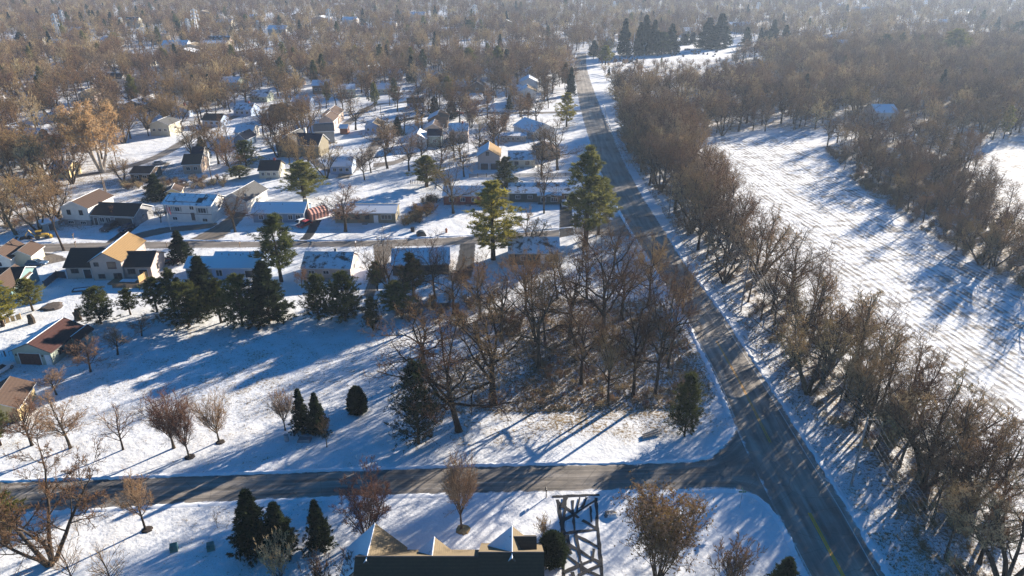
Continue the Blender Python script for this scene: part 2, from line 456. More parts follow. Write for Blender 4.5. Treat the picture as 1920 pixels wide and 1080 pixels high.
quadstrip('driveway', [(25, 478), (80, 485), (60, 502)], [(75, 472), (112, 478), (130, 487)], mt_drive_tan, .016)
quadstrip('driveway', [(230, 478), (300, 474), (320, 472)], [(290, 500), (330, 490), (360, 470)], mt_drive_snow, .016)
for l_, r__ in (([(575, 296), (600, 318), (640, 330)], [(590, 292), (612, 312), (650, 324)]), ([(770, 285), (740, 300), (700, 305)], [(785, 288), (745, 308), (700, 315)]), ([(905, 196), (880, 206), (870, 213)], [(920, 197), (895, 206), (885, 213)]), ([(935, 212), (940, 222), (938, 262)], [(960, 212), (952, 222), (950, 262)]), ([(285, 330), (300, 318), (310, 305)], [(298, 332), (310, 320), (320, 306)])): quadstrip('driveway', l_, r__, mt_farroad, .014)
drv = quadstrip('driveway', [(1036, 929), (1046, 965), (1054, 1000), (1056, 1090)], [(1126, 927), (1118, 960), (1122, 1000), (1133, 1090)], mt_drive_snow, .012)
tag(drv, 'snow covered driveway crossed by dark melted strips', 'driveway')
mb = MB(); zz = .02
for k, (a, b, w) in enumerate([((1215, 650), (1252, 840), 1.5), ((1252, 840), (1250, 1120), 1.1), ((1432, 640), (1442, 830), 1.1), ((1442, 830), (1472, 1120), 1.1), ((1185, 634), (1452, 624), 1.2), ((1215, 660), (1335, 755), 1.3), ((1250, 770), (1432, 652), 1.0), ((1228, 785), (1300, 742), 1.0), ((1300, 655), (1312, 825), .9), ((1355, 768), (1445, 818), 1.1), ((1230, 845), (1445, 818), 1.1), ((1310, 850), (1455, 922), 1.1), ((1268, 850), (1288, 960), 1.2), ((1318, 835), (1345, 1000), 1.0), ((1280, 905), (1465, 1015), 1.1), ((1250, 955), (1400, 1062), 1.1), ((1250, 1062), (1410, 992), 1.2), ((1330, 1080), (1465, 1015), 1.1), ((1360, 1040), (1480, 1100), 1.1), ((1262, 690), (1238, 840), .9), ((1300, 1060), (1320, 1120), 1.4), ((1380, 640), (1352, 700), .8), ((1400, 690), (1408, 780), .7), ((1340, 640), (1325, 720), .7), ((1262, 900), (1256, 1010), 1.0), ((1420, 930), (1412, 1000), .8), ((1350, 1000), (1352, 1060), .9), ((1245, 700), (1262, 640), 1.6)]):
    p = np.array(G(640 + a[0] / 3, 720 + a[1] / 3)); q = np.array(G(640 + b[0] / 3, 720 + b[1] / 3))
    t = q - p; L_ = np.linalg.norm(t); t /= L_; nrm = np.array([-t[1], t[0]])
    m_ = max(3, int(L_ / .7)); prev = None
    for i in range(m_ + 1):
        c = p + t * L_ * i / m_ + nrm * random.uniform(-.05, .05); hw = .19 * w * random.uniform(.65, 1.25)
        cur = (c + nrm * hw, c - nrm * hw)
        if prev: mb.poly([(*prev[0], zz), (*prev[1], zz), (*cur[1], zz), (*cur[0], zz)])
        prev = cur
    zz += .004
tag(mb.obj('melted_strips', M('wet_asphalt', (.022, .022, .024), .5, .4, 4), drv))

# painted lines
def line(name, pts, w, mat, z=.018, n=8):
    W = spline([np.array(p) for p in pts], n); l, r_ = [], []
    t = np.gradient(W, axis=0); t /= np.linalg.norm(t, axis=1)[:, None]; nr = np.c_[-t[:, 1], t[:, 0]]
    k = len(W)
    v = np.concatenate([np.c_[W + nr * w / 2, np.full(k, z)], np.c_[W - nr * w / 2, np.full(k, z)]]); i = np.arange(k - 1)
    return link(name, np_mesh(name, v, [np.stack([i, i + k, i + 1 + k, i + 1], -1)], mat), road)
midl = (RL + RR) / 2
def lane(t, y0, y1):
    P = RL * (1 - t) + RR * t
    s = [i for i in range(len(P)) if y0 <= P[i][1] <= y1]
    return P[s]
def y_of(py): return G(1300, py)[1]
for dt in (-.012, .014):
    line('centre_line', lane(.445 + dt, y_of(1290), y_of(955)), .19, mt_yellow, n=3)
    line('centre_line', lane(.445 + dt, y_of(832), y_of(640)), .11, mt_yellow, n=3)
line('edge_line', lane(.895, y_of(1290), y_of(600)), .13, mt_white, n=3)
line('edge_line', lane(.03, y_of(1290), y_of(1010)), .12, mt_white, n=3)
line('edge_line', lane(.045, y_of(790), y_of(600)), .1, mt_white, n=3)

# low ridges of ploughed snow along the roads
def bank(name, pts, side, h=.16, w=.7, label='snow bank'):
    W = spline(pts, 8)
    seg = np.linalg.norm(np.diff(W, axis=0), axis=1); d = np.r_[0, np.cumsum(seg)]
    s = np.arange(0, d[-1], .6); W = np.c_[np.interp(s, d, W[:, 0]), np.interp(s, d, W[:, 1])]
    t = np.gradient(W, axis=0); t /= np.linalg.norm(t, axis=1)[:, None]; nr = np.c_[-t[:, 1], t[:, 0]] * side
    k = len(W)
    hh = h * (.35 + 1.1 * np.abs(np.sin(s * .37) * np.sin(s * .11 + 1)) + rng.random(k) * .5)
    off = rng.normal(0, .13, k)[:, None]
    rows = []
    for a, z in ((-.12, .002), (.12, .8), (.45, 1.0), (1.0, .002)):
        rows.append(np.c_[W + nr * (a * w + off * (.8 if a < .5 else 0)), np.where(z > .01, hh * z, z)])
    v = np.concatenate(rows); i = np.arange(k - 1); f = []
    for r_ in range(3):
        a = i + r_ * k
        f.append(np.stack([a, a + 1, a + 1 + k, a + k], -1))
    o = link(name, np_mesh(name, v, f, mt_snow, smooth=True)); tag(o, kind='structure')
bank('snow_bank', [G(*p) for p in ns_l[1:-1]], 1, .2)
bank('snow_bank', [G(*p) for p in ns_r[1:6]], -1, .12)
bank('snow_bank', [G(*p) for p in ns_r[6:]], -1, .12)
bank('snow_bank', [tuple(p) for p in RR[:90:3]], -1, .13)
bank('snow_bank', [tuple(p) for p in RL[44:120:3]], 1, .2)
bank('snow_bank', [G(*p) for p in fs_l[:3]], 1, .18)
bank('snow_bank', [G(*p) for p in fs_l[3:8]], 1, .18)

# ------------------------------------------------------------------ trees
def unit(a): return a / np.maximum(np.linalg.norm(a, axis=-1, keepdims=True), 1e-9)

def grow(start, d, length, n, wig, up, g, curve=None):
    B = len(start); pts = np.empty((B, n + 1, 3)); pts[:, 0] = start; d = unit(d)
    st = (length / n)[:, None]
    for i in range(n):
        d = unit(d + g.normal(0, wig, (B, 3)) + np.array([0, 0, up]))
        pts[:, i + 1] = pts[:, i] + d * st
    return pts

def spawn(pts, length, rad_at, m, t0, t1, ang, asd, ratio, shape, rr, g, planar=0.0):
    """m children along every parent; returns start, dir, length, radius"""
    B, n1, _ = pts.shape; n = n1 - 1
    t = t0 + (t1 - t0) * (np.arange(m)[None] + g.random((B, m))) / m
    seg = np.minimum((t * n).astype(int), n - 1); fr = (t * n - seg)[..., None]
    bi = np.arange(B)[:, None]
    s = pts[bi, seg] * (1 - fr) + pts[bi, seg + 1] * fr
    d = unit(pts[bi, seg + 1] - pts[bi, seg])
    az = (np.arange(m)[None] * 2.39996 + g.random((B, 1)) * 6.28 + g.normal(0, .35, (B, m)))
    ref = np.where(np.abs(d[..., 2:3]) < .95, np.array([0, 0, 1.0]), np.array([1.0, 0, 0]))
    a = unit(np.cross(d, ref)); b = np.cross(d, a)
    an = np.radians(g.normal(ang, asd, (B, m)))[..., None]
    perp = a * np.cos(az)[..., None] + b * np.sin(az)[..., None]
    nd = unit(d * np.cos(an) + perp * np.sin(an))
    L = length[:, None] * ratio * shape(t) * g.uniform(.65, 1.2, (B, m))
    r = rad_at(t) * rr
    return s.reshape(-1, 3), nd.reshape(-1, 3), L.ravel(), r.ravel()

def tubes(pts, r0, r1, sides):
    """pts (B,n+1,3), radii tapering r0->r1; returns verts, quads"""
    B, n1, _ = pts.shape
    t = np.empty_like(pts); t[:, 1:-1] = pts[:, 2:] - pts[:, :-2]; t[:, 0] = pts[:, 1] - pts[:, 0]; t[:, -1] = pts[:, -1] - pts[:, -2]
    t = unit(t)
    ref = np.where(np.abs(t[:, :1, 2:3]) < .9, np.array([0, 0, 1.0]), np.array([1.0, 0, 0]))
    a = unit(np.cross(t, np.broadcast_to(ref, t.shape))); b = np.cross(t, a)
    w = 2 * np.pi * np.arange(sides) / sides
    rad = r0[:, None] + (r1 - r0)[:, None] * np.linspace(0, 1, n1)[None]
    v = pts[:, :, None] + rad[:, :, None, None] * (a[:, :, None] * np.cos(w)[None, None, :, None] + b[:, :, None] * np.sin(w)[None, None, :, None])
    base = (np.arange(B) * n1 * sides)[:, None, None] + (np.arange(n1 - 1) * sides)[None, :, None]
    j = np.arange(sides); j2 = (j + 1) % sides
    q = np.stack([base + j, base + j2, base + sides + j2, base + sides + j], -1).reshape(-1, 4)
    return v.reshape(-1, 3), q

class Acc:
    def __init__(s): s.v = []; s.q = []; s.t = []; s.n = 0; s.mq = []; s.mt = []
    def tube(s, pts, r0, r1, k):
        v, q = tubes(pts, r0, r1, k); s.v.append(v); s.q.append(q + s.n); s.n += len(v)
    def tris(s, v):   # v (M,3,3)
        m = len(v); s.v.append(v.reshape(-1, 3)); s.t.append(np.arange(m * 3).reshape(-1, 3) + s.n); s.n += m * 3
    def verts(s): return np.concatenate(s.v)
    def mesh(s, name, mats, smooth=True):
        f = []; mi = []
        if s.q: q = np.concatenate(s.q); f.append(q); mi.append(np.zeros(len(q), int))
        if s.t: t = np.concatenate(s.t); f.append(t); mi.append(np.full(len(t), 1 if len(mats) > 1 else 0))
        return np_mesh(name, np.concatenate(s.v), f, mats, np.concatenate(mi), smooth)

class Variant: pass
def bare(seed, H, kind, bark, twig, mult=1.0, twr=.014, leaf=None, nleaf=0, lsz=.23):
    g = np.random.default_rng(seed)
    tr, cr = Acc(), Acc()
    one = np.zeros((1, 3))
    P = dict(
        oak=dict(tl=.42, r=.021, wig0=.10, n1=7, t1=(.5, 1.0), a1=(56, 16), l1=1.35, w1=.19, up1=.05, n2=10, a2=(48, 15), l2=.5, w2=.2, up2=.04, n3=7, a3=48, l3=.5, n4=6, a4=45, l4=.5, tw=.22),
        wood=dict(tl=.80, r=.0135, wig0=.05, n1=14, t1=(.42, .99), a1=(45, 12), l1=.64, w1=.10, up1=.09, n2=8, a2=(42, 13), l2=.5, w2=.14, up2=.06, n3=6, a3=44, l3=.5, n4=4, a4=42, l4=.5, tw=.16),
        vase=dict(tl=.30, r=.017, wig0=.03, n1=14, t1=(.62, 1.0), a1=(33, 13), l1=2.1, w1=.045, up1=.05, n2=13, a2=(30, 9), l2=.42, w2=.06, up2=.05, n3=8, a3=32, l3=.5, n4=5, a4=32, l4=.5, tw=.08),
        round=dict(tl=.5, r=.016, wig0=.05, n1=14, t1=(.42, 1.0), a1=(50, 14), l1=.85, w1=.07, up1=.07, n2=9, a2=(38, 10), l2=.48, w2=.09, up2=.05, n3=7, a3=38, l3=.5, n4=6, a4=38, l4=.5, tw=.1),
    )
    multi = kind in ('multi', 'shrub', 'fork', 'maple')
    if multi:
        ns = dict(multi=9, shrub=16, fork=4, maple=5)[kind]
        az = np.arange(ns) * 2.4 + g.random() * 6; tilt = np.radians(g.uniform(dict(fork=12, maple=9).get(kind, 4), dict(multi=26, maple=30, shrub=46, fork=40)[kind], ns))
        d = np.stack([np.cos(az) * np.sin(tilt), np.sin(az) * np.sin(tilt), np.cos(tilt)], -1)
        L = H * g.uniform(.7, .95, ns) * (.85 if kind == 'shrub' else .8)
        st = np.c_[np.cos(az) * .018 * H, np.sin(az) * .018 * H, np.full(ns, -.1)]
        n0 = 7; p0 = grow(st, d, L, n0, dict(multi=.05, shrub=.09, fork=.10, maple=.08)[kind], dict(multi=.02, shrub=.02, fork=.025, maple=.02)[kind], g)
        r0 = np.full(ns, dict(multi=.0065, shrub=.0075, fork=.015, maple=.0125)[kind] * H) * g.uniform(.7, 1.2, ns)
        q = dict(n1=14, t1=(.2, .98), a1=(38, 10), l1=.34, w1=.09, up1=.06, n2=7, a2=(38, 10), l2=.5, w2=.1, up2=.04, n3=5, a3=40, l3=.5, n4=3, a4=40, l4=.5, tw=.12)
        if kind == 'shrub': q.update(n1=8, n2=5, n3=4, n4=0, l1=.4)
        if kind in ('fork', 'maple'): q.update(n1=11, t1=(.3, .98), l1=.42, a1=(42, 12), n2=8, n3=6, n4=5, w1=.15, w2=.16, tw=.2)
        rtip = .18
    else:
        q = P[kind]
        p0 = grow(np.array([[0, 0, -.15]]), np.array([[g.normal(0, .04), g.normal(0, .04), 1]]), np.array([H * q['tl']]), 8, q['wig0'] * .5, .02, g)
        L = np.array([H * q['tl']]); r0 = np.array([H * q['r']]); rtip = .3 if kind == 'wood' else .55
    tr.tube(p0, r0 * 1.15, r0 * rtip, 8 if not multi else 5)
    if not multi:   # root flare
        fl = np.array([[[0, 0, -.2], [0, 0, .25], [0, 0, .9]]]) * np.array([1, 1, H / 16]); fl = fl + 0
        tr.tube(fl, r0 * 1.55, r0 * 1.0, 8)
    def sh(c): return lambda t: 1 - c * t
    ra = lambda t: (r0[:, None] * (1 - (1 - rtip) * t))
    s, d, L1, r1 = spawn(p0, L, ra, q['n1'], *q['t1'], *q['a1'], q['l1'], sh(.5 if kind in ('wood',) or multi else .15), .72 if kind == 'oak' else .6, g)
    if not multi and kind != 'wood':   # leaders carry the trunk on
        s = np.r_[s, np.repeat(p0[:, -1], 2, 0)]; d = np.r_[d, unit(np.c_[g.normal(0, .25, (2, 2)), np.ones(2)])]
        L1 = np.r_[L1, np.full(2, L[0] * q['l1'] * .95)]; r1 = np.r_[r1, np.full(2, r0[0] * rtip * .8)]
    L1 = np.maximum(L1, .2); r1 = np.maximum(r1, .012)
    p1 = grow(s, d, L1, 7, q['w1'], q['up1'], g)
    tr.tube(p1, r1, np.maximum(r1 * .25, .01), 5 if not multi else 4)
    def nxt(pp, LL, rr, m, t, a, asd, l, n, w, up, shc, sides, acc, rmin, rk=.55, tip=.35):
        f = lambda t_: rr[:, None] * (1 - .7 * t_)
        s, d, L2, r2 = spawn(pp, LL, f, m, t[0], t[1], a, asd, l, sh(shc), rk, g)
        L2 = np.maximum(L2, .12); r2 = np.maximum(r2, rmin)
        p2 = grow(s, d, L2, n, w, up, g)
        acc.tube(p2, r2, np.maximum(r2 * tip, rmin * .6), sides)
        return p2, L2, r2
    p2, L2, r2 = nxt(p1, L1, r1, max(3, int(q['n2'] * mult ** .5)), (.2, 1.0), *q['a2'], q['l2'], 5, q['w2'], q['up2'], .4, 4, tr if kind in ('oak', 'fork', 'maple') else cr, twr * 1.6)
    p3, L3, r3 = nxt(p2, L2, r2, max(3, int(q['n3'] * mult ** .5)), (.2, 1.0), q['a3'], 13, q['l3'], 4, q['tw'], .04, .35, 3, cr, twr * 1.15)
    last, LL = p3, L3
    if q['n4'] and mult > .55:
        p4, L4, r4 = nxt(p3, L3, r3, int(q['n4'] * (1 if mult <= 1 else 1.2)), (.15, 1.0), q['a4'], 14, q['l4'], 2, q['tw'], .03, .3, 3, cr, twr)
        last, LL = p4, L4
    if leaf is not None:
        e = last[:, -1]; k = nleaf
        pick = g.integers(0, len(e), k); c = e[pick] + g.normal(0, .22, (k, 3))
        a = unit(g.normal(0, 1, (k, 3))) * lsz; b = unit(g.normal(0, 1, (k, 3))) * lsz
        cr.tris(np.stack([c, c + a, c + b], 1))
    v = Variant(); allv = np.concatenate([tr.verts(), cr.verts()])
    v.h = np.percentile(allv[:, 2], 99.7); v.w = 2 * np.percentile(np.hypot(allv[:, 0], allv[:, 1]), 96)
    v.trunk = tr.mesh('trunk', [bark]); v.crown = cr.mesh('crown', [twig] + ([leaf] if leaf is not None else []))
    return v

def tufts(c, d, size, k, g, spread=.75, wid=.16):
    """k thin needle blades round each centre, biased along d"""
    n = len(c); cc = np.repeat(c, k, 0); dd = np.repeat(d, k, 0); ss = np.repeat(size, k)[:, None]
    dirv = unit(dd + g.normal(0, spread, (n * k, 3)))
    side = unit(np.cross(dirv, g.normal(0, 1, (n * k, 3)))) * ss * wid
    cc = cc + g.normal(0, .18, (n * k, 3)) * ss
    return np.stack([cc - side, cc + side, cc + dirv * ss], 1)

def conifer(seed, H, Rr, need, bark, style='spruce', dens=1.0):
    g = np.random.default_rng(seed); tr, cr = Acc(), Acc()
    p0 = grow(np.array([[0, 0, -.15]]), np.array([[0, 0, 1.0]]), np.array([H * 1.0]), 8, .012, .02, g)
    tr.tube(p0, np.array([.017 * H + .04]), np.array([.02]), 7)
    if style == 'spruce':   z0, nw, nb, droop, ang, pw = .06, int(H * 1.9), 8, -.10, 78, .85
    elif style == 'pine':   z0, nw, nb, droop, ang, pw = .22, int(H * 1.15), 6, .10, 72, .55
    elif style == 'white':  z0, nw, nb, droop, ang, pw = .18, int(H * .85), 6, .13, 76, .7
    elif style == 'bushy':  z0, nw, nb, droop, ang, pw = .05, int(H * 1.5), 8, .08, 70, .5
    S, D, Ls = [], [], []
    for w in range(nw):
        f = (w + g.random() * .6) / nw; z = z0 + (1 - z0) * f
        if style == 'white' and g.random() < .12: continue
        m = max(3, int(nb * (1 - .4 * f)))
        az = g.random() * 6.28 + np.arange(m) * 2 * np.pi / m + g.normal(0, .2, m)
        prof = (1 - f) ** pw * (min(1, (f + .08) / .2) if style in ('pine', 'white') else min(1, (f + .25) / .3) if style == 'bushy' else 1)
        l = Rr * prof * g.uniform(.5, 1.22, m) + .12
        a = np.radians(ang - 30 * f + g.normal(0, 7, m))
        S.append(np.c_[np.zeros(m), np.zeros(m), np.full(m, z * H)]); D.append(np.c_[np.cos(az) * np.sin(a), np.sin(az) * np.sin(a), np.cos(a)]); Ls.append(l)
    S, D, Ls = np.concatenate(S), np.concatenate(D), np.concatenate(Ls)
    p1 = grow(S, D, Ls, 4, .07, droop, g)
    tr.tube(p1, np.maximum(.02 * Ls, .015), np.full(len(Ls), .008), 3)
    # side twigs
    m2 = 7 if style == 'spruce' else 6
    s, d, L2, r2 = spawn(p1, Ls, lambda t: np.full(t.shape, .01), m2, .22, 1.0, 48, 12, .42, lambda t: 1.1 - .6 * t, 1, g)
    p2 = grow(s, d, L2, 2, .06, .0 if style == 'spruce' else .08, g)
    tips = []
    for k, (t) in enumerate((.25, .55, .85, 1.0)):
        i0 = min(int(t * 2), 1); fr = t * 2 - i0
        tips.append((p2[:, i0] * (1 - fr) + p2[:, i0 + 1] * fr, unit(p2[:, i0 + 1] - p2[:, i0]), L2))
    i0 = 3; tips.append((p1[:, 4], unit(p1[:, 4] - p1[:, 3]), Ls)); tips.append((p1[:, 3], unit(p1[:, 4] - p1[:, 3]), Ls))
    C = np.concatenate([a for a, _, _ in tips]); Dd = np.concatenate([b for _, b, _ in tips])
    sz = {'spruce': .42, 'pine': .42, 'white': .45, 'bushy': .42}[style] * (H / 12) ** .5
    k = {'spruce': 5, 'pine': 8, 'white': 8, 'bushy': 8}[style]
    k = max(2, int(k * dens))
    if style == 'spruce': Dd = unit(Dd + np.array([0, 0, -.25])); spread, wid = .5, .17
    else: Dd = unit(Dd + np.array([0, 0, .35])); spread, wid = .7, .11
    cr.tris(tufts(C, Dd, np.full(len(C), sz) * g.uniform(.7, 1.3, len(C)), k, g, spread, wid))
    v = Variant(); allv = cr.verts()
    v.h = allv[:, 2].max(); v.w = 2 * np.percentile(np.hypot(allv[:, 0], allv[:, 1]), 97)
    v.trunk = tr.mesh('trunk', [bark]); v.crown = cr.mesh('crown', [need], smooth=False)
    return v

def dome(seed, H, Rr, need, bark, n=3600, pw=.6):
    """dense clipped evergreen: upright sprays filling a rounded cone"""
    g = np.random.default_rng(seed); tr, cr = Acc(), Acc()
    tr.tube(np.array([[[0, 0, -.1], [0, 0, H * .8]]], float), np.array([.09]), np.array([.02]), 6)
    f = g.random(n) ** .8; az = g.random(n) * 6.283
    prof = np.sqrt(np.clip(1 - (f * 1.02) ** 2, 0, 1)) * (.72 + .28 * np.clip(f * 5, 0, 1)) if pw == .6 else (1 - f) ** pw
    r = Rr * prof * g.uniform(.72, 1.06, n) * (1 + .1 * np.sin(az * 5 + f * 9))
    c = np.c_[np.cos(az) * r, np.sin(az) * r, f * H]
    d = unit(np.c_[np.cos(az) * .45, np.sin(az) * .45, np.full(n, .9)])
    cr.tris(tufts(c, d, g.uniform(.2, .48, n) * (H / 4) ** .5, 3, g, .5, .2))
    v = Variant(); v.h = H * 1.04; v.w = 2.05 * Rr
    v.trunk = tr.mesh('trunk', [bark]); v.crown = cr.mesh('crown', [need], smooth=False)
    return v

V = {}
V['oak'] = [bare(s, 17, 'oak', bark_oak, twig_oak, 1.0, .017) for s in (11, 12, 13)]
V['wood'] = [bare(s, 16, 'wood', bark_wood, twig_wood, 1.0, .0125) for s in (21, 22, 23)] + [bare(24, 15, 'fork', bark_wood, twig_wood, 1.0, .0125), bare(25, 15, 'round', bark_oak, twig_wood, 1.0, .0125)]
V['vase'] = [bare(s, 9, 'vase', bark_wood, twig_red, 1.0, .0105) for s in (31, 32)]
V['round'] = [bare(s, 8.5, 'round', bark_oak, twig_red, 1.0, .0105) for s in (33, 34)]
V['multi'] = [bare(s, 8, 'multi', bark_wood, twig_red, .8, .009) for s in (41, 42)]
V['fork'] = [bare(s, 14, 'fork', bark_wood, twig_tan, 1.0, .012) for s in (43,)]
V['maple'] = [bare(45, 14, 'maple', bark_wood, twig_oak, 1.0, .012)]
V['shrub'] = [bare(s, 3.2, 'shrub', bark_wood, t, .8, .011) for s, t in ((51, twig_red), (52, twig_wood), (53, twig_tan))]
V['sapling'] = [bare(61, 5.5, 'round', bark_wood, twig_wood, .45, .010)]
V['pale'] = [bare(62, 17, 'fork', bark_pale, twig_tan, 1.0, .016)]
V['orange'] = [bare(63, 18, 'fork', bark_pale, twig_tan, 1.0, .015, leaf_orange, 14000)]
V['bronze'] = [bare(64, 8, 'multi', bark_wood, twig_tan, .9, .010, leaf_bronze, 4200, .13)]
V['faroak'] = [bare(s, 15, k, bark_wood, t, .72, .026) for s, k, t in ((71, 'round', twig_wood), (72, 'oak', twig_wood), (73, 'round', twig_tan), (74, 'round', twig_tan), (75, 'oak', twig_red), (76, 'round', twig_wood))]
V['spruce'] = [conifer(s, 12, 2.9, need_spruce, bark_pine, 'spruce') for s in (81, 82)]
V['blue'] = [conifer(83, 9, 2.5, need_blue, bark_pine, 'spruce')]
V['pine'] = [conifer(s, 13, 3.6, need_pine, bark_pine, 'pine') for s in (84, 85)]
V['bushy'] = [conifer(s, 9, 3.8, need_pine, bark_pine, 'bushy') for s in (86, 87)]
V['white'] = [conifer(88, 17, 5.0, need_yellow, bark_pine, 'white')]
V['olive'] = [conifer(89, 20, 4.3, need_olive, bark_pine, 'white', 1.2), conifer(90, 14, 4.0, need_olive, bark_pine, 'pine')]
V['dome'] = [dome(91, 3.6, 1.3, need_spruce, bark_pine)]
V['hemlock'] = [conifer(92, 13, 5.0, need_spruce, bark_pine, 'bushy', .5)]

for k_, l_ in V.items(): print(k_, [(round(v.w, 1), round(v.h, 1), len(v.crown.polygons)) for v in l_])
KIND = dict(oak=('oak_tree', 'bare tree'), wood=('bare_tree', 'bare tree'), vase=('ornamental_tree', 'bare tree'), round=('ornamental_tree', 'bare tree'), multi=('multi_stem_tree', 'bare tree'), fork=('bare_tree', 'bare tree'), maple=('maple_tree', 'bare tree'),
            shrub=('bare_shrub', 'shrub'), sapling=('sapling', 'bare tree'), pale=('sycamore_tree', 'bare tree'), orange=('leafy_oak_tree', 'tree'), bronze=('bronze_leaved_tree', 'tree'), faroak=('bare_tree', 'bare tree'),
            spruce=('spruce_tree', 'spruce'), blue=('spruce_tree', 'spruce'), pine=('pine_tree', 'pine'), bushy=('pine_tree', 'pine'), white=('pine_tree', 'pine'), olive=('pine_tree', 'pine'), dome=('arborvitae', 'evergreen shrub'), hemlock=('pine_tree', 'pine'))
PLACED = []
def put(kind, vi, x, y, h, label, group=None, w=None, lean=None, rz=None):
    v = V[kind][vi % len(V[kind])]
    nm, cat = KIND[kind]
    o = thing(nm, label, cat, (x, y, 0), random.uniform(0, 6.28) if rz is None else rz, group)
    s = h / v.h; sw = s if w is None else w / v.w
    o.scale = (sw, sw, s)
    if lean: o.rotation_euler = (lean[0], lean[1], o.rotation_euler[2])
    t = link('trunk', v.trunk, o); c = link('crown', v.crown, o)
    PLACED.append((x, y))
    return o, t, c
def tree(kind, vi, bx, by, ty, label, group=None, wpx=None, lean=None, rz=None):
    x, y = G(bx, by); h = max(top_h(y, ty), .6)
    return put(kind, vi, x, y, h, label, group, wpx / ppm(by) if wpx else None, lean, rz)

